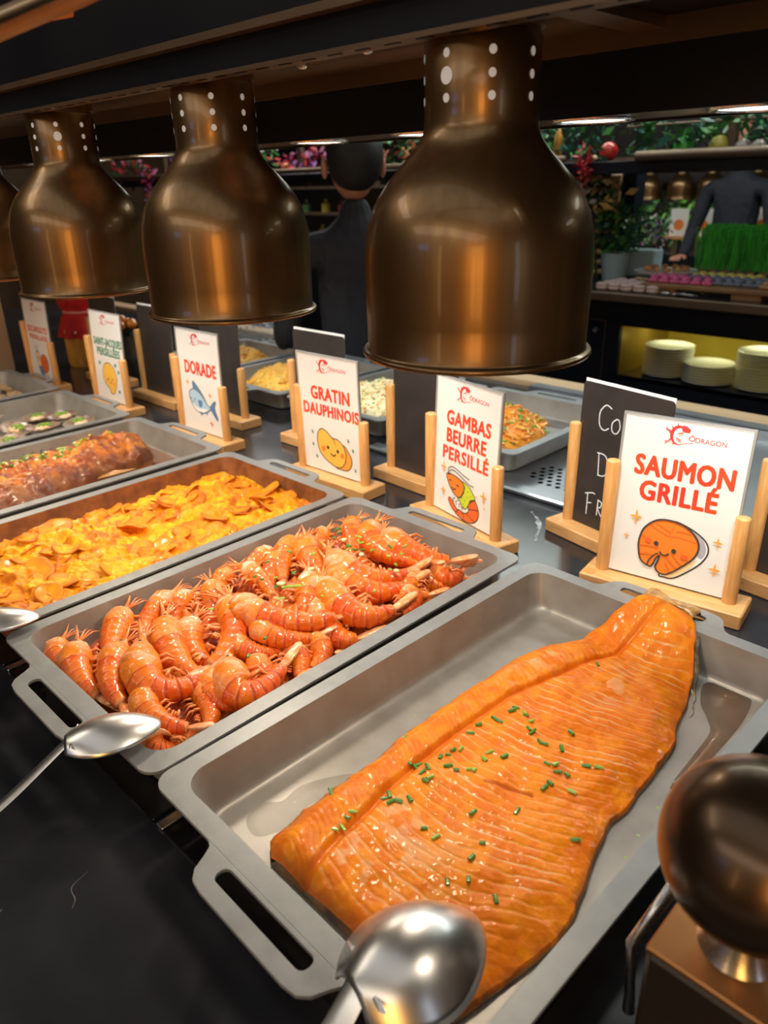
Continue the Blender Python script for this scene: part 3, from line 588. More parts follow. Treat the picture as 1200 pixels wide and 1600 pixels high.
#@@PART3
# ------------------------------------------------------------------ grilled salmon fillet
SL = [(.040,.112),(.050,.098),(.080,.094),(.151,.095),(.220,.094),(.298,.093),(.378,.098),(.420,.106),(.442,.116),(.470,.133),(.495,.148),(.515,.160),(.532,.170)]
SR = [(.040,.290),(.062,.296),(.093,.303),(.129,.309),(.161,.307),(.185,.301),(.220,.290),(.255,.284),(.302,.286),(.363,.282),(.424,.268),(.480,.252),(.500,.243),(.515,.235),(.532,.222)]
SS = [(.040,.152),(.093,.143),(.158,.136),(.228,.133),(.321,.138),(.401,.158),(.465,.178),(.532,.196)]
def zbase(y): return 0.0075+0.046*sm(0.455, 0.520, y)
def salmon_pt(u, y):
    xl, xr, xs = lerpt(SL, y), lerpt(SR, y), lerpt(SS, y)
    w_ = 0.0016*fbm(y*45, 3.3)
    x = xl+(xr-xl)*u+w_*(1-u)+0.0012*fbm(y*38, 9.1)*u
    e = min(u, 1-u); ed = sm(0, 0.10, u)*sm(0, 0.16, 1-u)*sm(0.040, 0.058, y)
    th = 0.0205-0.006*sm(.5, 1, u)-0.009*sm(0.40, 0.50, y)
    us = (xs-xl)/(xr-xl); d = (x-xs)
    h = th*(0.42+0.58*ed**0.6)
    h += 0.0035*math.exp(-((d+0.024)/0.016)**2)*(1-sm(.42, .5, y)) - 0.0045*math.exp(-(d/0.0036)**2)*(1-.4*sm(.45, .5, y)) + 0.0018*math.exp(-((d-0.030)/0.028)**2)
    h += 0.0016*fbm(x*28, y*28)
    n1 = fbm(x*30, y*30, 5)*0.0035
    if d > 0:
        ph = (y + (0.28+.9*max(0, .09-y))*d - 3.4*d*d - .75*(y-.2)*d + n1*.55)/0.0097
    else:
        ph = (y*1.0 + 0.75*d + 9*d*d + n1*0.6)/0.0064
    fr = ph-math.floor(ph); k = abs(fr-0.5)*2          # k=1 at a line
    am = sm(0.0, 0.006, abs(d))*ed
    line = sm(0.70, 0.97, k)*am
    h += (-0.00055 if d > 0 else -0.0003)*sm(0.45, 1.0, k)*am
    gx_ = max(0, min(1, (x-.192)/.036)); gd = math.hypot(x-(.192+.036*gx_), (y-(.208+.015*gx_))*1.3); gash = math.exp(-(gd/.0022)**2); h -= .0022*gash
    # cut tail end wrinkles
    z = zbase(y)+h*(1 if e > 0.001 else 0.35)
    # colour
    nn = fbm(x*60, y*60, 2); base = mixc((0.78, 0.185, 0.002), (0.88, 0.270, 0.004), sm(-.5, .6, nn))
    base = mixc(base, (0.70, 0.16, 0.012), 0.5*sm(.7, 1, u)*sm(-.3, .4, fbm(x*90, y*90)))
    fat = mixc((0.80, 0.32, 0.04), (0.85, 0.48, 0.20), sm(-.3, .5, fbm(x*35, y*35, 7)))
    wt = line*(0.42+0.75*sm(-.25, .45, fbm(x*22, y*22, 11)))
    if d <= 0: wt *= 0.35
    c = mixc(base, fat, min(1, wt))
    pale = sm(.15, .55, fbm(x*38, y*38, 21))*math.exp(-((d-0.035)/0.04)**2)*sm(.05, .07, y)*(1-sm(.12, .17, y))
    pale = max(pale, .9*math.exp(-(((x-.205)/.020)**2+((y-.40)/.03)**2))*sm(0, .3, fbm(x*70, y*70, 4)+.15), .8*math.exp(-(((x-.125)/.018)**2+((y-.385)/.045)**2))*sm(0, .3, fbm(x*70, y*70, 8)))
    c = mixc(c, (0.84, 0.46, 0.22), min(.65, pale*.8))
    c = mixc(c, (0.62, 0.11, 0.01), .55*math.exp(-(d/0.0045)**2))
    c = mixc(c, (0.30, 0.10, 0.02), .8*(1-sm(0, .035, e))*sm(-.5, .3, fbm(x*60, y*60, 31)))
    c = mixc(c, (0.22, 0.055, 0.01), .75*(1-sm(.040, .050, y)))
    c = mixc(c, (0.35, 0.16, 0.03), .7*sm(.515, .532, y)); c = mixc(c, (0.50, 0.12, 0.04), .8*gash)
    return (x, y, z), c
def fillet_top(x, y):
    xl, xr = lerpt(SL, y), lerpt(SR, y); return salmon_pt(min(1, max(0, (x-xl)/(xr-xl))), y)[0][2]
def build_salmon():
    NU, NV = 300, 620; V = []; C = []
    for j in range(NV+1):
        y = .040+(.532-.040)*j/NV
        for i in range(NU+1):
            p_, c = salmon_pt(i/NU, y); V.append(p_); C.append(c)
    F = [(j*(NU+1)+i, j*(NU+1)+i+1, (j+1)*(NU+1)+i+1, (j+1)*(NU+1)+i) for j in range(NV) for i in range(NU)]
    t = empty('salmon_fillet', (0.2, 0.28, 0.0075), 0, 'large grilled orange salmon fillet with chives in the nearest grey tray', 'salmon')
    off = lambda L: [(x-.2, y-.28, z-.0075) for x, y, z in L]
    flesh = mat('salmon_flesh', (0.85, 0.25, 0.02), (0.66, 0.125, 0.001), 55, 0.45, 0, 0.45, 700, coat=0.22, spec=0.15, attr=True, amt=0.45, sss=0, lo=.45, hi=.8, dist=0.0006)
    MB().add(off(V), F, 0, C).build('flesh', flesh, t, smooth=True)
    # skin below, slightly wider, with side walls
    m = MB(); L = []
    per = [(0, .040+.492*j/80) for j in range(81)]+[(i/24, .532) for i in range(1, 24)]+[(1, .532-.492*j/80) for j in range(81)]+[(1-i/24, .040) for i in range(1, 24)]
    top = [salmon_pt(u, y)[0] for u, y in per]
    cx, cy = .19, .28
    def ring(k, f, ex): return [(x+(x-.2)*ex*.05, y+(0.0012*(1 if y > .5 else -1) if (y > .53 or y < .041) else 0)*ex, zbase(y)+(z-zbase(y))*f-k) for x, y, z in top]
    m.loops([off(ring(0, 1, 0)), off(ring(0, .55, .25)), off(ring(0, .12, .2)), off(ring(0, 0, 0))])
    m.build('side_skin', mat('salmon_skin', (0.36, 0.17, 0.045), (0.10, 0.05, 0.025), 60, 0.35, 0.1, 0.5, 200, coat=0.4), t, smooth=True)
    # curled skin and fat at the tail end
    m = MB(); P = []
    for j in range(31):
        s_ = j/30; u = -0.03+1.06*s_; q = salmon_pt(min(1, max(0, u)), .531)[0]; k = .0012*math.sin(s_*9)+.0005*math.sin(s_*37)-.003*math.sin(s_*3.14)
        P.append([(q[0]+(u-.5)*.006, .526+.001*math.sin(s_*17), q[2]-.0006), (q[0]+(u-.5)*.008, .535+k*.6, q[2]+.0026+k*.6), (q[0]+(u-.5)*.010, .545+k, q[2]+.001+k), (q[0]+(u-.5)*.008, .5465+k, q[2]-.009)])
    vs = [p_ for l in P for p_ in l]; fs = [(a*4+b, a*4+b+1, a*4+b+5, a*4+b+4) for a in range(30) for b in range(3)]
    o = m.add(off(vs), fs).build('tail_skin', mat('tail_skin', (0.66, 0.38, 0.10), (0.32, 0.17, 0.06), 120, 0.25, 0, 0.5, 300, coat=0.7), t, smooth=True)
    md = o.modifiers.new('s', 'SOLIDIFY'); md.thickness = .0016; md2 = o.modifiers.new('u', 'SUBSURF'); md2.levels = 1; md2.render_levels = 1
    # silver skin flap along the right of the tail
    m = MB(); pts = [(1, y) for y in [.43+.1*i/14 for i in range(15)]]; vs = []
    for k, (u, y) in enumerate(pts):
        q = salmon_pt(1, y)[0]; wv = .002*math.sin(k*1.7); vs += [(q[0]-.002, y, q[2]-.001), (q[0]+.005+wv, y, q[2]-.005), (q[0]+.006+wv*.5, y, max(.008, q[2]-.016))]
    fs = [(a*3+b, a*3+b+1, a*3+b+4, a*3+b+3) for a in range(14) for b in range(2)]
    o = m.add(off(vs), fs).build('skin_flap', mat('silver_skin', (0.42, 0.36, 0.24), (0.14, 0.11, 0.08), 90, 0.25, 0.2, 0.4, 300, coat=0.6), t, smooth=True)
    o.modifiers.new('s', 'SOLIDIFY').thickness = .0012
    return t
build_salmon()
def bit(name, x, y, z, L, r, rz, tilt, m, label, cat, group, n=6):
    b = MB(); b.tube([(-L/2, 0, 0), (0, 0, L*.04), (L/2, 0, 0)], r, n, flat=.75)
    o = b.build(name, m, None, smooth=2); o.location = (x, y, z+r*.6); o.rotation_euler = (0, tilt, rz); return tag(o, label, cat, group)
CHV = [[0.1049,0.1107],[0.1051,0.2016],[0.1363,0.1004],[0.1354,0.1069],[0.14,0.0914],[0.1388,0.085],[0.1449,0.2043],[0.1477,0.2114],[0.1479,0.2183],[0.1519,0.2242],[0.1361,0.182],[0.1479,0.1772],[0.1471,0.1848],[0.1577,0.176],[0.1569,0.1712],[0.1575,0.1998],[0.1662,0.2005],[0.1741,0.2099],[0.1774,0.2109],[0.1741,0.237],[0.1443,0.2475],[0.1433,0.2611],[0.1494,0.2767],[0.1556,0.2762],[0.1563,0.2957],[0.1556,0.3028],[0.1692,0.3],[0.1824,0.2851],[0.178,0.2956],[0.1874,0.2838],[0.1984,0.2788],[0.2022,0.2801],[0.212,0.3102],[0.1761,0.4193],[0.1668,0.3016],[0.2162,0.2873],[0.2179,0.2613],[0.2231,0.2662],[0.229,0.261],[0.2358,0.2653],[0.2493,0.2514],[0.2318,0.2361],[0.2325,0.2438],[0.2429,0.2846],[0.2513,0.2903],[0.2298,0.1998],[0.2047,0.1745],[0.2765,0.2124],[0.1888,0.1336],[0.2007,0.1336],[0.2324,0.1378],[0.2292,0.1553],[0.2423,0.1215],[0.2655,0.1235],[0.2319,0.1102],[0.187,0.2413],[0.15,0.1355],[0.1592,0.1488],[0.1434,0.1409],[0.1423,0.1359],[0.1537,0.1408],[0.1757,0.2275],[0.1305,0.18],[0.1366,0.1857]]
for i, (x, y) in enumerate(CHV):
    bit('chive_piece', x, y, fillet_top(x, y), R_.uniform(.0045, .008) if i else .013, R_.uniform(.0013, .0020), R_.uniform(0, 3.1) if i else -.5, R_.uniform(-.2, .2), green1 if R_.random() < .8 else green2,
        'small chopped green chive piece scattered on the grilled salmon fillet' if i else 'longest green chive piece near the left corner of the salmon fillet', 'chive', 'chives on the salmon' if i else None)
for x, y in ((.308, .235), (.305, .262), (.303, .300), (.268, .470), (.073, .25), (.085, .262)):
    bit('chive_piece', x, y, .0055, .005, .0013, R_.uniform(0, 3), 0, green2, 'small pale chive piece lying on the tray floor beside the salmon', 'chive', 'chives on the salmon tray floor')
# cooking juice in the salmon tray
def puddle(x0, y0, pts, z, m, name, label, cat):
    P = crom(pts, 8, True); vs, T = tri_region([(a, b) for a, b in P], []); b = MB()
    k = len(vs); V = [(q.x-x0, q.y-y0, .0003) for q in vs]+[(q.x-x0+(q.x-x0)*.02, q.y-y0+(q.y-y0)*.02, 0) for q in vs[:len(P)]]
    F = [tuple(t) for t in T]+[((i+1) % len(P), i, k+i, k+(i+1) % len(P)) for i in range(len(P))]
    o = b.add(V, F).build(name, m, None, smooth=True); o.location = (x0, y0, z); return tag(o, label, cat, kind='stuff')
juice = mat('cooking_juice', (0.20, 0.085, 0.03), (0.34, 0.19, 0.08), 40, 0.10, 0, 0.3, 90, coat=.7, alpha=0.55, dist=0.001)
puddle(.285, .43, [(.270,.46),(.262,.495),(.300,.502),(.311,.47),(.312,.41),(.308,.35),(.300,.33),(.298,.38),(.296,.42),(.285,.44)], .0077, juice, 'cooking_juice', 'shiny brown cooking juice pooled at the right of the salmon tray', 'juice')
puddle(.07, .08, [(.060,.055),(.056,.075),(.066,.088),(.064,.11),(.075,.135),(.088,.150),(.090,.12),(.086,.10),(.090,.07),(.080,.050)], .0077, mat('clear_juice', (0.40, 0.33, 0.24), (0.5, 0.45, 0.36), 90, 0.18, 0, 0.8, 300, coat=.2, alpha=0.22, dist=0.002), 'cooking_juice', 'pale bubbly juice in the front left corner of the salmon tray', 'juice')
# ------------------------------------------------------------------ shrimps
SH = [[-0.2800,0.0560,-0.250,0.030,-0.2000,0.0450,0.030],[-0.2556,0.063,-0.2018,0.0481,-0.1516,0.0378,0.034],[-0.2991,0.1338,-0.2421,0.0977,-0.189,0.0644,0.034],[-0.2013,0.0924,-0.1564,0.0634,-0.1098,0.0414,0.044],[-0.1885,0.1067,-0.1044,0.0692,-0.0906,0.1258,0.05],[-0.2674,0.1922,-0.2464,0.1454,-0.2169,0.1175,0.038],[-0.2261,0.1538,-0.1497,0.1184,-0.1027,0.1218,0.04],[-0.26,0.2129,-0.2367,0.1829,-0.2159,0.1599,0.032],[-0.262,0.2362,-0.2199,0.2011,-0.1828,0.1742,0.036],[-0.2013,0.1794,-0.1562,0.1431,-0.105,0.1453,0.036],[-0.2011,0.2107,-0.1288,0.1805,-0.0999,0.1226,0.048],[-0.2539,0.274,-0.234,0.2426,-0.208,0.2182,0.042],[-0.2424,0.2661,-0.1978,0.2578,-0.1552,0.2549,0.052],[-0.2682,0.3499,-0.2577,0.3118,-0.2437,0.2819,0.036],[-0.2496,0.3432,-0.2264,0.306,-0.195,0.2826,0.04],[-0.2658,0.3834,-0.2265,0.3389,-0.1937,0.3009,0.042],[-0.2531,0.3891,-0.193,0.349,-0.1451,0.3349,0.046],[-0.1786,0.2081,-0.1004,0.2199,-0.0596,0.2802,0.058],[-0.1295,0.2,-0.081,0.2081,-0.0601,0.2424,0.05],[-0.1337,0.1715,-0.0926,0.1779,-0.0765,0.2055,0.042],[-0.1758,0.3241,-0.1148,0.2705,-0.1312,0.2461,0.05],[-0.1381,0.3065,-0.0662,0.263,-0.0186,0.2807,0.04],[-0.1439,0.3208,-0.0572,0.2913,-0.0181,0.3397,0.054],[-0.1037,0.1542,-0.0364,0.1289,-0.0571,0.1953,0.044],[-0.094,0.1741,-0.0545,0.1691,-0.0535,0.1849,0.036],[-0.0881,0.221,-0.0509,0.2065,-0.0267,0.1881,0.034],[-0.0749,0.2375,-0.0449,0.2318,-0.0234,0.2051,0.036],[-0.0972,0.1327,-0.0602,0.1101,-0.0267,0.1251,0.04],[-0.0953,0.1064,-0.063,0.0914,-0.0302,0.0792,0.034],[-0.1152,0.0623,-0.07,0.0594,-0.0302,0.0692,0.046],[-0.0488,0.0493,-0.0389,0.0263,-0.0191,0.0561,0.036],[-0.2606,0.4353,-0.2346,0.4086,-0.2103,0.3836,0.038],[-0.2478,0.4612,-0.2145,0.4264,-0.1782,0.4018,0.042],[-0.2441,0.4793,-0.2115,0.448,-0.1709,0.4232,0.044],[-0.2046,0.4793,-0.1553,0.4284,-0.0761,0.4431,0.052],[-0.1791,0.4624,-0.1066,0.4441,-0.0563,0.4698,0.054],[-0.1857,0.3677,-0.0996,0.3508,-0.0737,0.4116,0.058],[-0.1705,0.3538,-0.0862,0.3375,-0.062,0.3929,0.052],[-0.0807,0.436,-0.0564,0.3833,-0.02,0.3997,0.044],[-0.0894,0.4621,-0.0442,0.4404,-0.0514,0.477,0.04],[-0.0618,0.3722,-0.0277,0.363,-0.0091,0.3404,0.044],[-0.0511,0.3441,-0.0461,0.3024,-0.0414,0.2634,0.03],[-0.0888,0.4426,-0.0488,0.4336,-0.0366,0.4667,0.032]]
SHL = ['shrimp lying against the front wall of the tray, nearest the left corner', 'second shrimp from the front left corner, pale head against the tray wall', 'shrimp with upright pink head along the left wall near the front', 'shrimp with long feelers just behind the spoon tip', 'large curved orange shrimp with red tail, in the front part of the heap',
'red shrimp leaning on the left wall behind the pink headed one', 'shrimp curled just behind the large front shrimp', 'small dark orange shrimp pressed to the left wall', 'pale headed shrimp on the left wall, third from the front', 'plain orange shrimp near the left wall with a green piece on it',
'shrimp with a pale split tail pointing to the front, left of the middle', 'pink headed shrimp on the left wall before the middle', 'shrimp with whitish head lying over the left row', 'left wall shrimp with a red pointed head at the middle', 'twin of the left wall shrimp at the middle, one step in', 'glossy orange shrimp standing tall on the left wall past the middle', 'long shrimp with red ringed body past the middle of the left row',
'uppermost of the three red shrimps lying sideways in the middle', 'middle one of the three red shrimps lying sideways', 'lowest of the three red shrimps lying sideways', 'shrimp with its tail fan standing up in the centre of the heap', 'big ringed shrimp under the upright tail at the right wall', 'large white headed shrimp curving to the right wall behind the centre',
'curved shrimp with pale tail fan at the right wall near the front', 'shrimp tucked inside the curved one at the right wall', 'bright red shrimp at the right wall beside the centre', 'orange shrimp with claws at the right wall under the ringed one', 'shrimp with two pale claws at the right wall in the front third', 'shrimp low at the right wall between the claws and the spoon', 'shrimp with pale pincers right beside the spoon tip', 'shrimp curled in the front right corner of the tray',
'pale headed shrimp at the left wall, fourth from the back corner', 'white ringed shrimp at the left wall, third from the back corner', 'pink shrimp at the left wall, second from the back corner', 'shrimp with large white head nearest the back left corner', 'long red shrimp stretched along the back wall', 'long ringed shrimp lying across the back half under the garnish', 'orange shrimp with pale tail just before the long back ones', 'pale shrimp among claws near the back right corner',
'shrimp with folded tail fan in the back right corner', 'small shrimp with two tail blades on the right wall behind the centre', 'orange shrimp hidden low at the right wall by the ringed one', 'red shrimp low beneath the others at the back right']
shell = mat('shrimp_shell', (0.85, 0.22, 0.05), (0.70, 0.095, 0.003), 60, 0.40, 0, 0.8, 260, coat=0.7, spec=0.3, attr=True, amt=0.30, lo=.42, hi=.75, dist=0.0012)
legm = mat('shrimp_legs', (0.90, 0.38, 0.12), (0.82, 0.20, 0.05), 90, 0.35, coat=0.5)
fanm = mat('shrimp_fan', (0.95, 0.60, 0.34), (0.85, 0.22, 0.03), 120, 0.3, coat=0.6, stretch=(1, 1, 1))
eyem = mat('shrimp_eye', (0.01, 0.01, 0.01), rough=0.1, coat=1)
def shrimp(d, label, idx):
    cx_ = lambda v: max(-.279, min(-.034, v)); cy_ = lambda v: max(.038, min(.492, v))
    hx, hy, mx, my, tx, ty, z = cx_(d[0]), cy_(d[1]), cx_(d[2]), cy_(d[3]), cx_(d[4]), cy_(d[5]), d[6]; rr = random.Random(idx*13+5)
    A, M_, B = Vector((hx, hy, z+.006)), Vector((mx, my, z)), Vector((tx, ty, z-.004))
    mid = (A+B)/2
    if (M_-mid).length < 0.008: # give nearly straight ones a belly curve
        t = (B-A).normalized(); M_ = M_+Vector((t.y, -t.x, 0))*0.010*(1 if idx % 2 else -1)
    P = bez(A, M_, B, 45); L = sum((P[i+1]-P[i]).length for i in range(44)); R = max(.0104, min(.0150, L*.118))*1.22
    out = (M_-mid); out.z = 0; out.normalize()
    o = empty('shrimp', (M_.x, M_.y, z-R*.8), 0, label, 'shrimp', 'whole red shrimps'); org = Vector(o.location)
    def frame(i):
        t = (P[min(i+1, 44)]-P[max(i-1, 0)]).normalized(); s_ = Vector((0, 0, 1)).cross(t).normalized()
        if s_.dot(out) < 0: s_ = -s_
        return t, s_, Vector((0, 0, 1))
    def part(name, i0, i1, rad, colf, m, cap=True):
        Ls = []; C = []; n = 18
        NS_ = (i1-i0)*2
        for i in range(NS_+1):
            fi = i0+i/2; ia = int(fi); fb_ = fi-ia; t, s_, up = frame(min(ia, 44)); q = P[min(ia, 44)].lerp(P[min(ia+1, 44)], fb_); r = rad(min(1, i/NS_*.9999))*R
            for k in range(n):
                a = 2*math.pi*k/n; ca, sa = math.cos(a), math.sin(a)
                rr_ = r*(1+.06*fbm(q.x*200+ca*2, q.y*200+sa*2, idx))
                w_ = q+s_*ca*rr_*(1.02 if ca > 0 else .88)+up*sa*rr_*.92-org
                Ls.append(tuple(w_)); C.append(colf(min(.9999, i/NS_), ca, sa, q))
        b = MB(); LL = [Ls[j*n:(j+1)*n] for j in range(NS_+1)]; b.loops(LL, cap0=cap, cap1=cap, cols=C); return b.build(name, m, o, smooth=True)
    red, org_, pink, wht = (0.76, 0.105, 0.003), (0.88, 0.255, 0.010), (0.88, 0.46, 0.24), (0.95, 0.76, 0.62)
    pk = rr.uniform(.55, 1.0)
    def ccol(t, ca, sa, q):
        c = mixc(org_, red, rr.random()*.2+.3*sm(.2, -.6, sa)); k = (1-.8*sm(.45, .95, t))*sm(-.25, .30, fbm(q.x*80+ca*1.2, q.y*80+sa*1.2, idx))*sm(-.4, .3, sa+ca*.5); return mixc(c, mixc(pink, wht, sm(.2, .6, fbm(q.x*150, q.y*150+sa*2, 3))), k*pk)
    def acol(t, ca, sa, q):
        s_ = (t*6) % 1; c = mixc(org_, red, .35+.5*sm(-.3, .6, fbm(q.x*60, q.y*60+sa, idx))+.3*ca); c = mixc(c, (0.88, 0.45, 0.20), .75*sm(.80, .99, s_)); return mixc(c, (.50, .035, .004), .75*(1-sm(.05, .28, s_)))
    cp_ = part('carapace', 0, 18, lambda t: (.16+.98*sm(0, .55, t)**.8)*(1-.12*sm(.7, 1, t)), ccol, shell)
    part('abdomen', 17, 41, lambda t: (1.02-.58*t**1.3)*(1.06-.13*((t*6) % 1)), acol, shell)
    # tail fan
    t, s_, up = frame(43); q = P[41]; b = MB()
    for k in range(-2, 3):
        a = k*.20; dv = (t*math.cos(a)+s_*math.sin(a)*.6+up*math.sin(a)*.8).normalized(); l = R*(2.1 if k else 2.4)
        pts = [q+dv*l*f_-org for f_ in (0, .35, .7, .92, 1.0)]; b.tube(pts, [R*.24, R*.34, R*.36, R*.26, R*.06], 8, flat=.4)
    b.build('tail_fan', fanm, o, smooth=True)
    # legs on the belly side
    b = MB()
    for k in range(9):
        i = 9+int(k*3.2); t, s_, up = frame(i); base = P[i]-s_*R*.72+up*R*rr.uniform(-.1, .4)
        l = R*(1.5 if k < 5 else .75)*rr.uniform(.8, 1.2); bk = t*rr.uniform(-.3, .6)
        b.tube([base-org, base-s_*l*.45+up*R*.18+bk*l*.3-org, base-s_*l*.75+bk*l*.8-up*R*.15-org], [R*.13, R*.10, R*.03], 5)
    b.build('legs', legm, o, smooth=True)
    # rostrum and feelers
    t, s_, up = frame(1); b = MB(); q = P[1]
    b.tube([q+s_*R*.1-org, q-t*R*.9+s_*R*.2+up*R*.1-org, q-t*R*1.7+s_*R*.35+up*R*.25-org], [R*.2, R*.10, R*.015], 6)
    for k in range(3): b.tube([q-org, q-t*R*1.0-s_*R*(.3+.25*k)+up*R*(.2-.1*k)-org, q-t*R*(1.7-.2*k)-s_*R*(.3+.5*k)-up*R*.2-org], [R*.09, R*.055, R*.02], 5)
    b.build('rostrum', legm, cp_, smooth=True)
    t, s_, up = frame(5); e = P[4]+up*R*.45-org; MB().ball(tuple(e), R*.14, 8, 6).build('eye', eyem, cp_, smooth=True)
for i, d in enumerate(SH): shrimp(d, SHL[i], i)
# sauce bed below the shrimps
def bed(name, x0, y0, x1, y1, hf, cf, nx, ny, m, label, cat, rnd=.02, z0=0.0066):
    V = []; C = []
    for j in range(ny+1):
        for i in range(nx+1):
            x = x0+(x1-x0)*i/nx; y = y0+(y1-y0)*j/ny; V.append((x-x0, y-y0, hf(x, y))); C.append(cf(x, y))
    F = [(j*(nx+1)+i, j*(nx+1)+i+1, (j+1)*(nx+1)+i+1, (j+1)*(nx+1)+i) for j in range(ny) for i in range(nx)]
    o = MB().add(V, F, 0, C).build(name, m, None, smooth=True); o.location = (x0, y0, z0); return tag(o, label, cat, kind='stuff')
sauce_m = mat('garlic_sauce', (0.60, 0.22, 0.05), (0.35, 0.11, 0.02), 60, 0.22, 0, 0.6, 160, coat=0.7, attr=True, amt=.5)
bed('garlic_butter_sauce', -.288, .028, -.022, .506, lambda x, y: .0015+.029*sm(.0, .05, min(x+.288, -.022-x, y-.028, .506-y))*(.75+.35*fbm(x*38, y*38)), lambda x, y: mixc((.72, .19, .02), (.50, .08, .01), sm(-.4, .4, fbm(x*50, y*50))), 120, 200, shell, 'orange garlic butter sauce under the heap of shrimps', 'sauce')
for i in range(46):
    x, y = (R_.gauss(-.150, .030), R_.gauss(.285, .035)) if i < 18 else (R_.gauss(-.150, .035), R_.gauss(.40, .022)) if i < 38 else (R_.uniform(-.2, -.05), R_.uniform(.08, .44))
    if i % 7 == 3:
        o = MB().ball((0, 0, 0), .0052, 10, 6, (1, .7, .4)).build('garlic_slice', onion_white, None, smooth=True); o.location = (x, y, .071); o.rotation_euler = (R_.uniform(-.3, .3), R_.uniform(-.3, .3), R_.uniform(0, 3)); tag(o, 'pale garlic slice scattered on top of the shrimps', 'garlic', 'garlic slices on the shrimps')
    else: bit('spring_onion_ring', x, y, .066, R_.uniform(.004, .009), .0017, R_.uniform(0, 3), R_.uniform(-.3, .3), R_.choice((green1, green2, green2)), 'small chopped spring onion piece scattered on the shrimps', 'spring onion', 'spring onion on the shrimps')
bit('spring_onion_stalk', -.128, .262, .071, .022, .0022, .95, 0, green2, 'longest spring onion stalk lying in the centre of the shrimps', 'spring onion', None)
# ------------------------------------------------------------------ potato gratin
def gz(x, y): return .0265+.005*fbm(x*18, y*18)-.007*abs(fbm(x*34, y*34, 3))+.0018*fbm(x*90, y*90, 5)-.006*(1-sm(0, .02, min(x+.616, -.342-x, y-.026, .506-y)))
def gc(x, y):
    a = sm(-.25, .45, fbm(x*22, y*22, 1)); b = sm(-.1, .5, fbm(x*70, y*70, 2)); c = mixc((1.0, .52, .006), (.95, .34, .004), a); c = mixc(c, (.52, .12, .006), b*.9*sm(-.4, .4, fbm(x*15, y*15, 8)))
    e = 1-sm(0, .03, min(x+.616, -.342-x, y-.026, .506-y)); return mixc(c, (.60, .17, .012), e*.5)
grat = mat('gratin_cream', (0.9, 0.5, 0.05), (0.70, 0.20, 0.004), 90, 0.45, 0, 0.8, 170, coat=0.15, spec=.25, attr=True, amt=.5, dist=.0016)
gr = bed('gratin_cream', -.616, .026, -.342, .506, gz, gc, 170, 260, grat, None, None); gr['kind'] = 'stuff'
gt = empty('potato_gratin', (-.616, .026, .0066), 0, 'golden browned potato gratin filling the third grey tray', 'gratin'); gr.parent = gt; gr.location = (0, 0, 0)
slm = mat('potato_slice', (0.9, 0.5, 0.05), (0.62, 0.16, 0.004), 100, 0.45, 0, 0.6, 140, coat=0.15, spec=.25, attr=True, amt=.55, dist=.001)
def slice_mesh(k):
    rr = random.Random(k); b = MB(); n = 24; L = []; C = []; ph = rr.uniform(0, 6); bend = rr.uniform(-.25, .35)
    brown = rr.random()
    for r, z in ((0.0, .0012), (.5, .0014), (.82, .0016), (1.0, .0010), (1.0, -.0006), (.5, -.0012)):
        l = []
        for i in range(n):
            a = 2*math.pi*i/n; q = r*(1+.06*math.sin(3*a+ph)+.04*math.sin(5*a+ph*2)); x, y = .0185*q*math.cos(a), .0185*q*math.sin(a)
            l.append((x, y, z+bend*(x*x)/.0185*1.0-.25*bend*y*y/.02+.0008*r*math.sin(4*a+ph)))
            t = sm(.55, 1.0, r)*(.45+.55*sm(-.3, .5, math.sin(a*2+ph)+.4*brown)); c0 = mixc((1.0, .46, .006), (.84, .23, .004), brown*.8)
            C.append(mixc(c0, (.48, .13, .012), min(1, t*.85+(.35 if brown > .8 else 0))))
        L.append(l)
    b.loops(L, cap0=False, cap1=True, cols=C); me = bpy.data.meshes.new('potato_slice'); me.from_pydata(b.v, [], b.f)
    ca = me.color_attributes.new('Col', 'FLOAT_COLOR', 'POINT'); ca.data.foreach_set('color', [x for c in b.c for x in (*c, 1)])
    me.materials.append(slm); me.polygons.foreach_set('use_smooth', [True]*len(me.polygons)); return me
SM_ = [slice_mesh(k) for k in range(16)]
rs = random.Random(3); cells = [(i, j) for i in range(14) for j in range(24)]; rs.shuffle(cells)
for k, (i, j) in enumerate(cells[:95]):
    x = -.606+.254*(i+rs.uniform(.1, .9))/14; y = .036+.46*(j+rs.uniform(.1, .9))/24
    if min(x+.616, -.342-x, y-.026, .506-y) < .017: continue
    o = bpy.data.objects.new('potato_slice', rs.choice(SM_)); COL.objects.link(o); o.parent = gt; s_ = rs.uniform(.8, 1.6)
    o.location = (x+.616, y-.026, gz(x, y)+rs.uniform(-.0040, -.0014)); o.rotation_euler = (rs.gauss(0, .20), rs.gauss(0, .20), rs.uniform(0, 6.3)); o.scale = (s_, s_*rs.uniform(.65, 1), 1)
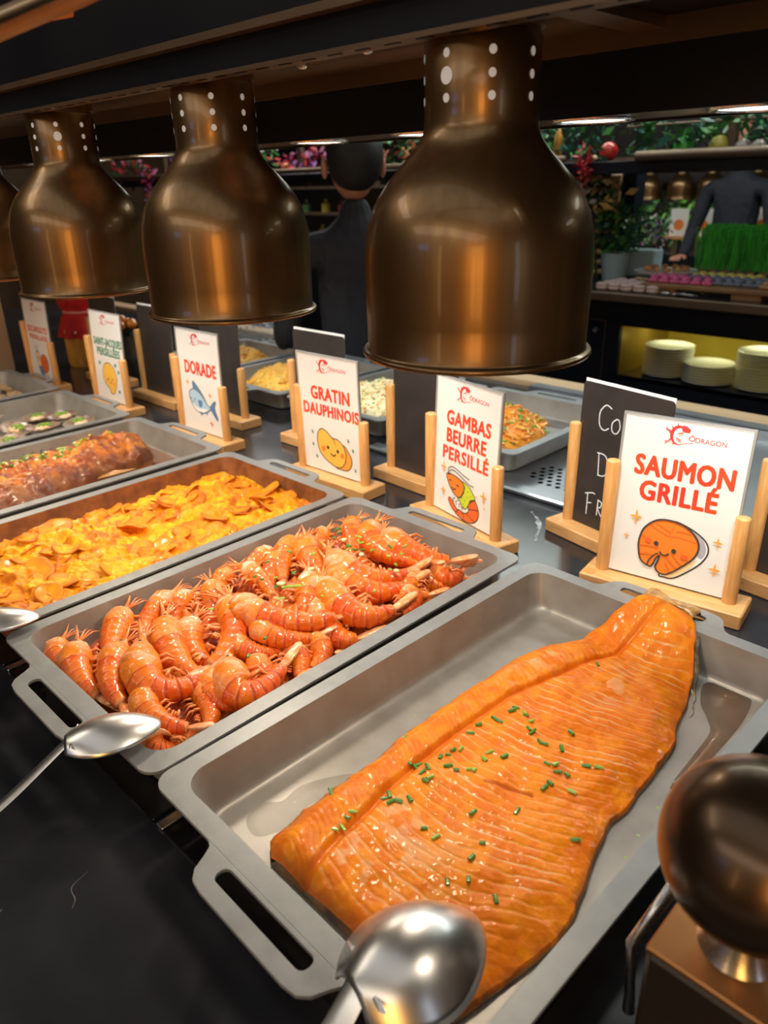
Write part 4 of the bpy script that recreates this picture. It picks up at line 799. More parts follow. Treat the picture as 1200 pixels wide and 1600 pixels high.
# ------------------------------------------------------------------ braised fish
def fishw(s):  # outline of the fish: left x, right x at y
    return None
FL = [(.03,-.905),(.10,-.915),(.20,-.925),(.30,-.930),(.36,-.938),(.42,-.930),(.45,-.915),(.475,-.890),(.488,-.850)]
FR_ = [(.03,-.725),(.15,-.722),(.21,-.735),(.265,-.755),(.33,-.771),(.39,-.789),(.445,-.806),(.475,-.825),(.488,-.845)]
def fish_pt(u, y):
    xl, xr = lerpt(FL, y), lerpt(FR_, y); x = xl+(xr-xl)*u
    h = .050*math.sqrt(max(0, 1-(2*u-1)**2))**.8*(1-.35*sm(.44, .488, y))*sm(.489, .470, y)**.5 if True else 0
    h = h*(1+.13*fbm(x*22, y*15))+.0028*fbm(x*60, y*60, 2)-.0035*abs(fbm(x*38, y*30, 12))-.004*sm(.1,.5,fbm(x*34, y*20, 6))*sm(.05,.3,u)
    fl = .006*math.exp(-((u-.42)/.05)**2)*sm(.1, .3, y); h += -fl
    gill = -.007*math.exp(-((y-.405-.03*math.sin(u*3))/.007)**2)*sm(.1, .3, u)*(1-sm(.8, 1, u)); h += gill
    c = mixc((.42, .085, .006), (.72, .215, .012), sm(-.3, .5, fbm(x*40, y*40, 1))); c = mixc(c, (.14, .035, .010), .75*sm(.0, .45, fbm(x*34, y*50, 9))); c = mixc(c, (.85, .36, .05), .6*sm(.15, .6, fbm(x*50, y*45, 19)))
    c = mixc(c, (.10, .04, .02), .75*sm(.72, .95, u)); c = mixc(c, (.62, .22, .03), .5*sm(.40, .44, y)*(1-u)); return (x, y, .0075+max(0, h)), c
t = empty('braised_fish', (-.83, .26, .0075), 0, 'whole braised fish in brown sauce topped with spring onion', 'fish')
V = []; C = []; NU, NV = 90, 200
for j in range(NV+1):
    for i in range(NU+1): p_, c = fish_pt(i/NU, .03+.458*j/NV); V.append((p_[0]+.83, p_[1]-.26, p_[2]-.0075)); C.append(c)
MB().add(V, [(j*(NU+1)+i, j*(NU+1)+i+1, (j+1)*(NU+1)+i+1, (j+1)*(NU+1)+i) for j in range(NV) for i in range(NU)], 0, C).build('fish_body', mat('braised_skin', (.5, .15, .03), (.20, .04, .006), 60, 0.42, 0, .9, 150, coat=.25, spec=.35, attr=True, amt=.6, dist=.0015), t, smooth=True)
b = MB()
for k in range(7): b.tube([(.035+.004*k, .10-.004*k, .012), (.052+.002*k, .125-.002*k, .012), (.058, .150, .010)], [.0012, .0012, .0004], 5)
b.build('side_fin', mat('fin_pale', (.62, .36, .12), (.4, .2, .06), 60, .3, coat=.5), t, smooth=True)
b = MB()
for k in range(10): b.tube([(-.10+.001*k, -.10+.018*k, .020), (-.112, -.095+.018*k, .030+.002*math.sin(k)), (-.116, -.088+.018*k, .034)], [.0022, .0016, .0004], 5)
b.build('back_fin', mat('braised_skin', (0, 0, 0)), t, smooth=True)
brown_sauce = mat('brown_sauce', (.14, .04, .012), (.22, .075, .02), 40, .07, 0, .15, 40, coat=1, attr=True, amt=.4)
bed('brown_sauce', -.952, .026, -.684, .506, lambda x, y: .0022+.0008*fbm(x*30, y*30), lambda x, y: (.15, .045, .012), 20, 30, brown_sauce, 'dark glossy brown sauce pooled around the braised fish', 'sauce')
for i in range(110):
    s_ = R_.random(); y = .12+.30*s_+R_.gauss(0, .010); x = -.866-.012*s_+R_.gauss(0, .010)+.03*(1-s_)*R_.random()
    u = (x-lerpt(FL, y))/(lerpt(FR_, y)-lerpt(FL, y)); z = fish_pt(min(1, max(0, u)), y)[0][2]
    bit('spring_onion_ring', x, y, z, R_.uniform(.004, .008), R_.uniform(.0018, .0028), R_.uniform(0, 3), R_.uniform(-.4, .4), R_.choice((green2, green2, green1, onion_white)), 'chopped spring onion ring heaped along the top of the braised fish', 'spring onion', 'spring onion on the braised fish')
for x, y, L_, a, l in ((-.800, .165, .030, -.5, 'green onion stalk lying low on the side of the braised fish'), (-.835, .128, .028, .6, 'green onion stalk nearest the photo edge on the braised fish'), (-.895, .345, .045, 1.3, 'long green onion stalk along the crest of the braised fish')):
    z = fish_pt((x-lerpt(FL, y))/(lerpt(FR_, y)-lerpt(FL, y)), y)[0][2]; bit('spring_onion_stalk', x, y, z+.001, L_, .0026, a, .05, green2, l, 'spring onion', None)
# ------------------------------------------------------------------ scallops in shells
scm = mat('scallop_shell', (.50, .38, .30), (.20, .13, .10), 50, .35, 0, .3, 90, coat=.4); scl = mat('scallop_meat', (.86, .70, .52), (.8, .45, .25), 60, .3, coat=.5)
def scallop():
    o = empty('scallop'); b = MB(); n = 40
    rings = []
    for r, z in ((0.0, .0), (.35, .0008), (.7, .004), (.95, .0085), (1.0, .0100), (.97, .0085), (.7, .0025), (.35, -.001), (0, -.0015)):
        l = []
        for i in range(n):
            a = 2*math.pi*i/n; fl = 1+.05*math.cos(14*a)*r*(1 if math.sin(a) > -.6 else 0); R = .036*r*fl*(1 if math.sin(a) > -.55 else .88); l.append((R*math.cos(a), R*math.sin(a), z+.0012*math.cos(14*a)*r))
        rings.append(l)
    b.loops(rings, cap0=True, cap1=True); b.build('shell', scm, o, smooth=True)
    MB().ball((0, -.002, .006), .0165, 16, 8, (1, .9, .42)).build('scallop_meat', scl, o, smooth=True)
    b = MB(); rr = random.Random(5)
    for k in range(70):
        a = rr.uniform(0, 6.3); r = .013*math.sqrt(rr.random()); b.ball((r*math.cos(a)+.003, r*math.sin(a)+.002, .0125+rr.uniform(-.001, .003)-r*.15), rr.uniform(.0014, .0026), 6, 4, (1, 1, .6))
    g_ = b.build('parsley_topping', mat('parsley', (.12, .34, .03), (.36, .52, .06), 200, .5), o); g_['kind'] = 'stuff'; return o
SC = [(-1.262,.430),(-1.185,.462),(-1.212,.362),(-1.132,.392),(-1.136,.318),(-1.105,.462),(-1.215,.290),(-1.145,.245),(-1.262,.220),(-1.19,.17),(-1.10,.19),(-1.285,.33)]
SCL = ['scallop shell at the back left of its tray', 'scallop shell at the back wall, middle', 'scallop shell left of the middle of its tray', 'scallop shell right of the middle, green topped', 'scallop shell beside the right wall, third from the back', 'scallop shell in the back right corner', 'scallop shell in the left front half, upper', 'scallop shell in the front half near the right wall', 'scallop shell at the left wall in front half', 'scallop shell nearest the photo edge, left', 'scallop shell nearest the photo edge, right', 'scallop shell at the left wall behind the middle']
s0 = scallop()
for i, (x, y) in enumerate(SC):
    c = s0 if i == 0 else copy_tree(s0); c.location = (x, y, .0095+.012*(i % 2)); c.rotation_euler = (R_.uniform(-.18, .1), R_.uniform(-.1, .25), R_.uniform(0, 6)); tag(c, 'open '+SCL[i], 'scallop', 'scallops in their shells')
# ------------------------------------------------------------------ snails
snm = mat('snail_shell', (.30, .17, .08), (.55, .38, .22), 70, .3, coat=.5)
b = MB(); P = []; rr_ = []
for i in range(34):
    a = i*.5; r = .010*math.exp(-i*.055); P.append((r*math.cos(a), r*math.sin(a), .006+.010*(1-math.exp(-i*.05)))); rr_.append(.0062*math.exp(-i*.062))
b.tube(P, rr_, 10); sn0 = None; sme = None
k = 0
for row in range(9):
    for cix in range(6):
        x = -1.655+.047*cix+R_.uniform(-.008, .008)+.008*(row % 2); y = .475-.042*row+R_.uniform(-.006, .006)
        if x > -1.385 or x < -1.655: continue
        if sme is None: o = b.build('snail', snm, None, smooth=True); sme = o.data
        else: o = bpy.data.objects.new('snail', sme); COL.objects.link(o)
        o.scale = (1.5, 1.5, 1.4); o.location = (x, y, .010); o.rotation_euler = (R_.uniform(-.5, .5), R_.uniform(-.5, .5), R_.uniform(0, 6)); tag(o, 'small brown snail shell in the farthest left grey tray', 'snail', 'snails in the farthest left tray'); k += 1
# ------------------------------------------------------------------ serving spoons
def spoon(neck, tip, wid, hpts, label, dome=.016, lift=0):
    """bowl upside down between neck and tip (world), handle through hpts"""
    n_, t_ = Vector(neck), Vector(tip); ax = (t_-n_); L = ax.length; ax.normalize(); sd = Vector((0, 0, 1)).cross(ax).normalized(); up = ax.cross(sd)
    o = empty('serving_spoon', n_, 0, label, 'spoon', 'steel serving spoons'); m = MB(); NS, NW = 30, 20; V = []
    for j in range(NS+1):
        s_ = j/NS; w_ = wid*(math.sin(math.pi*min(1, s_*.94+.06)**.88))**.62 if j < NS else .0
        w_ = max(w_, .0035 if j < 2 else 0)
        for i in range(NW+1):
            v = -1+2*i/NW; z = dome*math.sin(math.pi*min(1, .12+s_*.88))**.7*(1-abs(v)**2.2)
            p_ = ax*(s_*L)+sd*v*w_+up*z; V.append(tuple(p_))
    F = [(j*(NW+1)+i, j*(NW+1)+i+1, (j+1)*(NW+1)+i+1, (j+1)*(NW+1)+i) for j in range(NS) for i in range(NW)]
    b_ = m.add(V, F).build('bowl', spoon_steel, o, smooth=True); md = b_.modifiers.new('s', 'SOLIDIFY'); md.thickness = .0014; md.offset = -1
    H = [Vector(q)-n_ for q in hpts]; H = [ax*L*.10+up*dome*.55, ax*L*.02+up*dome*.30]+H; H = [Vector(q) for q in crom(H, 6)]; m = MB(); L_ = []
    for i, q in enumerate(H):
        f_ = i/(len(H)-1); tt = (H[min(i+1, len(H)-1)]-H[max(i-1, 0)]).normalized(); s2 = Vector((0, 0, 1)).cross(tt).normalized()*-1; u2 = tt.cross(s2); hw = wid*(.44*(1-sm(0, .22, f_))+.19+.08*f_)
        L_.append([tuple(q+s2*a+u2*c) for a, c in ((-hw, 0), (-hw*.8, .0011), (0, .0018), (hw*.8, .0011), (hw, 0), (hw*.8, -.0008), (0, -.0012), (-hw*.8, -.0008))])
    m.loops(L_, cap0=True, cap1=True).build('handle', spoon_steel, o, smooth=2)
    if wid > .03: return o
    q = H[3]; tt = (H[4]-H[3]).normalized(); s2 = Vector((0, 0, 1)).cross(tt).normalized()
    MB().lathe([(.0026, .0), (.0024, .0007), (.0010, .0009)], 16, c=(q.x, q.y, q.z+.0016), cap1=True).build('rivet', chrome, o, smooth=2)
    return o
spoon((.2700, -.018, .074), (.2880, .072, .072), .0385, [(.2700, -.045, .062), (.262, -.10, .040), (.255, -.17, .012), (.250, -.20, .006)], 'large steel serving spoon resting face down on the salmon tray front', .030)
spoon((-.0715, -.030, .062), (-.036, .040, .063), .0265, [(-.077, -.052, .050), (-.083, -.085, .030), (-.092, -.125, .010), (-.098, -.155, .004)], 'steel serving spoon lying face down across the shrimp tray corner', .014)
spoon((-.345, -.035, .064), (-.302, .044, .060), .026, [(-.352, -.06, .050), (-.362, -.10, .024), (-.372, -.14, .006)], 'steel serving spoon on the front of the gratin tray', .013)
#@@PART4
# ------------------------------------------------------------------ far side of our counter
def ray(x, y): return _f*FPX+_r*(x-600)-_u*(y-800)
def AT(x, y, Y): d = ray(x, y); return CAMLOC+d*((Y-CAMLOC.y)/d.y)
def foliage(name, c, ext, n, lsz, m, label, cat, seed=1, group=None, parent=None):
    rr = random.Random(seed); b = MB()
    for k in range(n):
        p_ = Vector((rr.uniform(-1, 1)*ext[0], rr.uniform(-1, 1)*ext[1], rr.uniform(-1, 1)*ext[2])); a, t = rr.uniform(0, 6.3), rr.uniform(-.9, 1.2)
        d = Vector((math.cos(a)*math.cos(t), math.sin(a)*math.cos(t), math.sin(t))); s_ = d.cross(Vector((rr.random(), rr.random(), rr.random()))).normalized(); l = lsz*rr.uniform(.6, 1.3)
        q = p_; b.add([q, q+d*l*.5+s_*l*.22, q+d*l, q+d*l*.5-s_*l*.22], [(0, 1, 2, 3)], R_.randrange(len(m)) if isinstance(m, list) else 0)
    o = b.build(name, m, parent)
    if not parent: o.location = c; tag(o, label, cat, group, 'stuff')
    else: o.location = c; o['kind'] = 'stuff'
    return o
dp = empty('drip_tray', (-0.55, 0.80, 0.0002), 0, 'perforated stainless steel drip tray behind the chalkboards', 'drip tray')
m = MB().box((0, 0.03, 0), (0.90, 0.56, 0.003)); m.build('sheet', steel_sheet, dp)
MB().box((-.005, 0, 0), (0.91, 0.03, 0.010), bv=.003).build('rolled_edge', steel_sheet, dp); MB().box((-.005, 0.56, 0), (0.91, 0.60, 0.022), bv=.003).build('rolled_edge', steel_sheet, dp)
hm = MB()
for i in range(-5, 6):
    for j in range(-4, 5):
        x, y = .385+i*.0175+(j % 2)*.009, .115+j*.0155
        if ((x-.385)/.066)**2+((y-.115)/.058)**2 < 1: hm.lathe([(.0050, .0033)], 10, c=(x, y, 0)); k = len(hm.v); hm.f.append(tuple(range(k-10, k))); hm.mi.append(0)
hm.build('drain_holes', mat('hole_black', (.002, .002, .002), rough=1, spec=0), dp)['kind'] = 'stuff'
for i in range(6):
    x = 0.02*i+.03; MB().box((x, .14, .003), (x+.006, .145, .006)).build('bar', chrome, dp) if i < 0 else None
def back_tray(x, y, label): return make_tray((x, y, .0036 if x > -.55 else .0004), 0, .312, label, L=.37)
back_tray(-0.545, 0.845, 'grey tray of orange noodles across the counter behind the GAMBAS card')
back_tray(-0.875, 0.845, 'grey tray of pale fried rice across the counter behind the GRATIN card')
back_tray(-1.205, 0.845, 'grey tray of yellow pasta across the counter behind the DORADE card')
back_tray(-1.535, 0.845, 'grey tray of orange fries across the counter near the glass cover')
def mound(name, x0, y0, x1, y1, cx, cy, rx, ry, h, m, bits, label, cat, seed=1, nb=700, kind='grain', z0=.0072):
    o = empty(name, (cx, cy, z0), 0, label, cat); rr = random.Random(seed); b = MB()
    f = lambda x, y: h*max(0, 1-((x-cx)/rx)**2-((y-cy)/ry)**2)**.6*(1+.25*fbm(x*20, y*20, seed))
    V = []; n = 30
    for j in range(n+1):
        for i in range(n+1):
            a, r = 2*math.pi*i/n, j/n; x, y = cx+rx*r*math.cos(a), cy+ry*r*math.sin(a); V.append((x-cx, y-cy, f(x, y)))
    b.add(V, [(j*(n+1)+i, j*(n+1)+i+1, (j+1)*(n+1)+i+1, (j+1)*(n+1)+i) for j in range(n) for i in range(n)]); g_ = b.build('mound', m, o, smooth=True); g_['kind'] = 'stuff'
    b = MB()
    for k in range(nb):
        a, r = rr.uniform(0, 6.3), math.sqrt(rr.random())*.97; x, y = cx+rx*r*math.cos(a), cy+ry*r*math.sin(a); z = f(x, y); mi = rr.choices(range(len(bits)), [6]+[1]*(len(bits)-1))[0]
        a = rr.uniform(0, 6.3); d = Vector((math.cos(a), math.sin(a), rr.uniform(-.4, .5))); q = Vector((x-cx, y-cy, z+.001))
        if kind == 'noodle':
            l = rr.uniform(.012, .028); s_ = Vector((-d.y, d.x, 0)); b.tube([q-d*l/2, q+s_*l*.25+Vector((0, 0, .003)), q+d*l/2], .0022, 5, mi)
        else: l = rr.uniform(.0035, .006); b.tube([q-d*l/2, q+d*l/2], [.0016, .0019], 5, mi)
    g_ = b.build('pieces', bits, o); g_['kind'] = 'stuff'; return o
org1 = mat('noodle_orange', (.80, .24, .02), (.9, .4, .05), 80, .4, coat=.3); yel1 = mat('pasta_yellow', (.90, .45, .05), (.9, .6, .15), 80, .4); ric = mat('rice_pale', (.85, .72, .38), (.92, .84, .6), 90, .5); veg = mat('veg_green', (.15, .38, .04), rough=.5); car = mat('carrot_bit', (.85, .30, .04), rough=.5)
mound('stir_fried_noodles', 0, 0, 0, 0, -.42, 1.02, .115, .13, .045, org1, [org1, yel1, veg], 'orange stir fried noodles in the tray behind the GAMBAS card', 'noodles', 1, 500, 'noodle', z0=.0108)
mound('fried_rice', 0, 0, 0, 0, -.72, 1.01, .13, .14, .052, ric, [ric, veg, car, yel1], 'pale fried rice with green bits behind the GRATIN card', 'rice', 2, 1500)
mound('yellow_pasta', 0, 0, 0, 0, -1.05, 1.02, .13, .14, .052, yel1, [yel1, org1], 'yellow pasta heaped in the tray behind the DORADE card', 'pasta', 3, 900)
mound('orange_fries', 0, 0, 0, 0, -1.38, 1.02, .13, .14, .055, yel1, [yel1, org1], 'orange yellow fries in the tray beside the glass cover', 'fries', 4, 500, 'noodle')
# glass cover with beaded rim
glass = mat('clear_cover', (.80, .86, .90), rough=.05, alpha=.22, coat=1)
q = AT(405, 540, 1.30); o = empty('glass_cover', (q.x, 1.30, 0.0), 0, 'clear plastic food cover with a beaded rim far across the counter', 'cover')
MB().lathe([(.13, .0), (.128, .04), (.11, .075), (.07, .10), (.0, .11)], 36).build('dome', glass, o, smooth=True)
b = MB()
for k in range(36): a = k*math.pi/18; b.ball((.131*math.cos(a), .131*math.sin(a), .045), .0045, 8, 6)
b.build('beaded_rim', chrome, o, smooth=True)
# jar with red cloth
jx, jy = -1.80, .82
o = empty('covered_jar', (jx, jy, .0002), 0, 'glass jar of orange liquid with a red cloth cover beside the ESCARGOTS card', 'jar'); o.scale = (1.25, 1.25, 1.25)
MB().lathe([(0, 0), (.050, 0), (.053, .01), (.053, .085), (.046, .10), (.042, .105), (0, .105)], 32).build('jar_body', mat('orange_jar', (.80, .28, .015), (.9, .42, .04), 14, .12, coat=1), o, smooth=2)
b = MB(); L_ = []
for r, z, am in ((.060, .070, .006), (.054, .095, .004), (.047, .118, .002), (.043, .128, .0), (.050, .145, .003), (.053, .175, .003), (.048, .190, .001), (.0, .196, 0)):
    L_.append([((r+am*math.sin(9*2*math.pi*i/48))*math.cos(2*math.pi*i/48), (r+am*math.sin(9*2*math.pi*i/48))*math.sin(2*math.pi*i/48), z) for i in range(48)])
b.loops(L_).build('cloth_cover', mat('red_cloth', (.70, .012, .008), (.5, .006, .006), 60, .7, 0, .3, 300), o, smooth=True)
MB().lathe([(.0435, .126), (.0455, .129), (.0435, .132)], 32).build('ribbon', mat('pink_ribbon', (.85, .35, .30), rough=.5), o, smooth=True)
q0 = AT(200, 497, .95); o = empty('glazed_snack_plate', (-1.52, .80, .0), 0, 'small dish of glazed orange bites behind the SAINT-JACQUES card', 'dish')
MB().lathe([(0, .0), (.03, 0), (.03, .12), (.055, .135), (.06, .14)], 28).build('stand_dish', mat('dish_dark', (.03, .03, .03), rough=.2), o, smooth=2)
for k in range(9):
    MB().ball((.028*math.cos(k*.7)*(k > 0), .028*math.sin(k*.7)*(k > 0), .150+.012*(k == 0)), .017, 10, 8, (1, .9, .8)).build('glazed_bite', mat('glaze', (.85, .30, .02), (.7, .18, .01), 60, .2, coat=1), o, smooth=True)
# brown pillar at the left
o = empty('brown_pillar', (-2.12, .42, .0005), 0, 'plain brown lit pillar standing at the far left end of the counter', 'pillar')
MB().box((-.24, -.20, 0), (.245, .20, .56), bv=.004).build('pillar_body', mat('pillar_brown', (.46, .29, .16), (.38, .23, .12), 4, .5), o)
MB().box((-.25, -.21, .56), (.25, .24, .58), bv=.003).build('pillar_cap', bronze_trim, o)
# ------------------------------------------------------------------ dessert counter across the aisle
dc = empty('dessert_counter', (0, 2.5, -.92), 0, 'black dessert counter with bronze edge and a lit plate niche across the aisle', 'counter')
def db(n, a, b_, m, bv=0): return MB().box((a[0], a[1], a[2]+.92), (b_[0], b_[1], b_[2]+.92), bv=bv).build(n, m, dc)
X0, X1 = -2.6, 1.2
db('countertop', (X0, 0.0, .062), (X1, .75, .090), black_stone); db('bronze_edge', (X0, -.02, .060), (X1, 0.0, .092), bronze_trim, .003)
db('upper_front', (X0, .02, -.030), (X1, .04, .062), black_panel); db('left_door', (X0, .02, -.92), (-.925, .04, -.030), black_panel)
db('base_front', (-.925, .02, -.92), (X1, .04, -.225), black_panel); db('shelf', (-.925, .02, -.235), (X1, .45, -.225), black_stone)
db('niche_side', (-.935, .04, -.225), (-.925, .45, -.030), mat('brass_side', (.40, .28, .06), rough=.35, metal=.6)); db('niche_back', (-.925, .45, -.225), (X1, .46, -.030), mat('brass_back', (.75, .60, .10), (.6, .45, .06), 4, .4, .3))
db('niche_roof', (-.925, .04, -.036), (X1, .45, -.030), black_panel)
for a, b_ in (((-1.16, .012, -.02), (-.985, .02, -.018)), ((-1.16, .012, -.30), (-.985, .02, -.298)), ((-.987, .012, -.30), (-.985, .02, -.02))): db('door_frame', a, b_, bronze_trim)
MB().lathe([(.0, -.0), (.004, .002), (.004, .006), (.010, .006), (.012, 0)], 20, c=(-1.03, .02, .86), axis='y').build('lock', chrome, dc, smooth=2)
area('niche_light', (-.3, 2.74, -.042), (0, 0, 0), 1.2, .05, 2.0, (1, .95, .45))
pm = mat('plate_white', (.72, .74, .72), rough=.2, coat=.5); pme = None
PS = [(-.784, 2.66, 11, 'first plate stack from the left'), (-.612, 2.64, 7, 'low middle plate stack'), (-.430, 2.66, 13, 'tall right plate stack')]
for sx, sy, n_, nm in PS:
    for k in range(n_):
        if pme is None:
            o = MB().lathe([(0, .001), (.055, .001), (.060, .0), (.062, .002), (.088, .0075), (.0935, .0100), (.0915, .0108), (.062, .0040), (0, .0032)], 40).build('plate', pm, None, smooth=True); pme = o.data
        else: o = bpy.data.objects.new('plate', pme); COL.objects.link(o)
        o.location = (sx+R_.uniform(-.001, .001), sy, -.2248+k*.0105)
        top = k == n_-1; tag(o, 'white round plate in the '+nm+(', topmost' if top else ', below its top plate'), 'plate', 'white plates, '+nm)
# desserts
def thing_ball(name, loc, r, m, label, cat, sc=(1, 1, 1), group=None):
    o = MB().ball((0, 0, r*sc[2]), r, 16, 12, sc).build(name, m, None, smooth=True); o.location = loc; return tag(o, label, cat, group)
ZT = .0905
o = empty('wooden_serving_board', (-.55, 2.66, ZT), 0, 'long low wooden board carrying the rows of pastries', 'board')
MB().box((-.34, -.09, .018), (.46, .16, .034), bv=.003).build('board_top', mat('board_wood', (.30, .17, .07), (.22, .12, .05), 12, .5), o)
for x in (-.30, .0, .30): MB().box((x, -.085, 0), (x+.10, -.02, .018)).build('board_foot', mat('board_wood', (0, 0, 0)), o)
past = [((.70, .12, .30), 'pink', -.86, -.70, 2.63, 11), ((.75, .62, .14), 'yellow', -.76, -.55, 2.76, 14), ((.16, .20, .26), 'blue grey', -.74, -.45, 2.66, 18), ((.42, .24, .11), 'nut brown', -.46, -.12, 2.64, 22), ((.25, .10, .05), 'chocolate', -.42, -.14, 2.74, 14)]
for c, nm, xa, xb, yy, n_ in past:
    pmt = mat('pastry_'+nm.replace(' ', '_'), c, tuple(q*.7 for q in c), 120, .5, 0, .5, 200)
    b = MB().box((-.018, -.028, 0), (.018, .028, .012), bv=.004); b.ball((0, 0, .014), .017, 10, 8, (1, 1.4, .7)); o = b.build('pastry', pmt, None, smooth=2); me = o.data
    for k in range(n_):
        if k: o = bpy.data.objects.new('pastry', me); COL.objects.link(o)
        o.location = (xa+(xb-xa)*(k//2)/max(1, n_//2-1), yy+.062*(k % 2), ZT+.0345); o.rotation_euler.z = R_.uniform(-.3, .3)
        tag(o, nm+' topped small pastry on the wooden board of the dessert counter', 'pastry', nm+' pastries on the board')
mac = mat('macaron_pale', (.62, .45, .40), (.7, .55, .5), 40, .5); me = None
for i in range(5):
    for j in range(4):
        b = MB().lathe([(0, 0), (.020, 0), (.024, .006), (.022, .011), (.0205, .0125), (.022, .014), (.024, .019), (.018, .025), (0, .027)], 18)
        if me is None: o = b.build('macaron', mac, None, smooth=True); me = o.data
        else: o = bpy.data.objects.new('macaron', me); COL.objects.link(o)
        o.location = (-1.045+.052*i, 2.57+.052*j, ZT+.0002); tag(o, 'pale pink macaron laid out at the left end of the dessert counter', 'macaron', 'macarons on the dessert counter')
o = empty('cake_plate', (-.90, 2.80, ZT), 0, 'white footed plate of small cookies behind the macarons', 'cake plate')
MB().lathe([(0, 0), (.04, 0), (.012, .01), (.012, .045), (.12, .052), (.125, .058), (0, .056)], 36).build('plate_stand', pm, o, smooth=2)
for k in range(12): MB().ball((.075*math.cos(k*.52), .075*math.sin(k*.52), .066), .014, 10, 6, (1, 1, .6)).build('cookie', mat('cookie_brown', (.45, .22, .07), rough=.6), o, smooth=True)
for x, l in ((-.71, 'nearer left'), (-.30, 'right')):
    o = empty('serving_tongs', (x, 2.535, ZT), 0, 'chrome serving tongs at the front edge of the dessert counter, '+l+' pair', 'tongs')
    MB().tube([(-.05, 0, .006), (.0, -.006, .010), (.06, 0, .006)], .003, 8, flat=.6).build('arm', chrome, o, smooth=True); MB().tube([(-.05, .006, .006), (.0, .014, .010), (.06, .006, .006)], .003, 8, flat=.6).build('arm', chrome, o, smooth=True)
    MB().ball((-.06, .003, .008), .014, 12, 8, (1.5, .8, .5)).build('scoop_end', chrome, o, smooth=True)
leafg = [mat('leaf_dark', (.02, .10, .03), rough=.5), mat('leaf_mid', (.05, .22, .04), rough=.5), mat('leaf_bluegreen', (.03, .14, .10), rough=.5)]
flw = [mat('leaf_mid', (0, 0, 0)), mat('petal_white', (.45, .42, .38), rough=.6), mat('petal_purple', (.28, .08, .32), rough=.6), mat('leaf_dark', (0, 0, 0))]
potm = mat('pot_pale_blue', (.30, .42, .46), rough=.4)
q = AT(962, 400, 2.85); o = empty('potted_plant', (q.x, 2.85, ZT), 0, 'pale blue pot of dark green leaves at the left of the dessert counter', 'plant')
MB().lathe([(0, 0), (.048, 0), (.062, .11), (.056, .11), (.05, .095), (0, .095)], 28).build('pot', potm, o, smooth=2); foliage('leaves', (0, 0, .20), (.09, .06, .09), 420, .04, leafg, None, None, 3, parent=o)
q = AT(1005, 398, 2.95); o = empty('flower_trough', (q.x, 2.95, ZT), 0, 'pale blue trough of white and purple flowers behind the cookies', 'flowers')
MB().box((-.07, -.04, .01), (.07, .04, .12), bv=.006).build('trough', potm, o); foliage('flowers', (0, 0, .19), (.10, .06, .06), 320, .024, flw, None, None, 4, parent=o)
b = MB(); rr = random.Random(8)
grm = [mat('grass_green', (.05, .50, .04), rough=.6), mat('grass_dark', (.02, .26, .04), rough=.6)]
o = empty('wheatgrass_row', (-.50, 3.02, ZT), 0, 'row of bright green wheatgrass in brown cups on the dessert counter', 'wheatgrass')
for k in range(2600):
    x, y = rr.uniform(-.36, .46), rr.uniform(-.05, .05); h = rr.uniform(.10, .165); dx = rr.uniform(-.02, .02); b.add([(x-.002, y, .05), (x+.002, y, .05), (x+dx+.0015, y+dx*.5, .05+h), (x+dx-.0015, y+dx*.5, .05+h)], [(0, 1, 2, 3)], rr.randrange(2))
    b.add([(x+dx-.006, y, .05+h), (x+dx+.006, y, .05+h+.003), (x+dx, y, .05+h+.009)], [(0, 1, 2)], 0)
g_ = b.build('grass_blades', grm, o); g_['kind'] = 'stuff'
for k in range(17): MB().lathe([(0, 0), (.014, 0), (.018, .06), (0, .06)], 12, c=(-.35+k*.05, -.02, 0)).build('cup', mat('cup_brown', (.30, .17, .09), rough=.6), o, smooth=2)
# pastry tower half hidden by the lamp
q = AT(925, 420, 2.9); o = empty('pastry_tower', (q.x, 2.9, ZT), 0, 'tall cone tower of small cream pastries half hidden by the nearest lamp', 'pastry tower')
MB().lathe([(.115, 0), (.115, .01), (.10, .012), (.035, .50), (0, .51)], 28, cap0=True).build('cone', black_panel, o, smooth=2)
for r in range(12):
    z = .02+r*.04; R0 = .100-.065*r/12; n_ = int(2*math.pi*R0/.034)
    for k in range(n_):
        a = 2*math.pi*k/n_; 
        if math.sin(a) < .3: MB().ball((R0*math.cos(a), R0*math.sin(a), z+.012), .0145, 8, 6, (1, 1, .8)).build('choux', mat('choux_cream', (.55, .42, .20), (.35, .24, .12), 60, .5), o, smooth=True)
# display canopy above the dessert counter with fruit garlands
o = empty('display_canopy', (-1.8, 2.6, .50), 0, 'black canopy shelf with a bronze rail above the dessert counter', 'canopy')
MB().box((-4.2, .02, 0), (2.9, .34, .045), bv=.003).build('canopy_shelf', black_panel, o)
xr_ = AT(995, 240, 2.6).x+1.8
MB().tube([(xr_, 0, .058), (2.9, 0, .058)], .017, 14).build('rail', bronze_trim, o, smooth=True); MB().tube([(-4.2, 0, .058), (xr_-.30, 0, .058)], .012, 14).build('rail', bronze_trim, o, smooth=True)
MB().tube([(xr_-.1, .1, .16), (2.9, .1, .16)], .006, 10).build('guard_wire', bronze_trim, o, smooth=True)
for x in (xr_+.28, 1.6, -1.2, -2.6): MB().box((x, .09, .045), (x+.03, .12, .24)).build('guard_post', bronze_trim, o)
wood_p = mat('pillar_wood', (.34, .20, .09), (.28, .16, .07), 6, .5, stretch=(6, 6, .5))
q = AT(955, 345, 3.0); o = empty('wooden_column', (q.x, 3.0, ZT), 0, 'square brown wooden column between the counter and the canopy', 'column'); MB().box((-.075, -.03, 0), (.045, .06, .41), bv=.003).build('column_shaft', wood_p, o); MB().box((.045, -.02, 0), (.11, .06, .41)).build('column_shadow_side', black_panel, o)
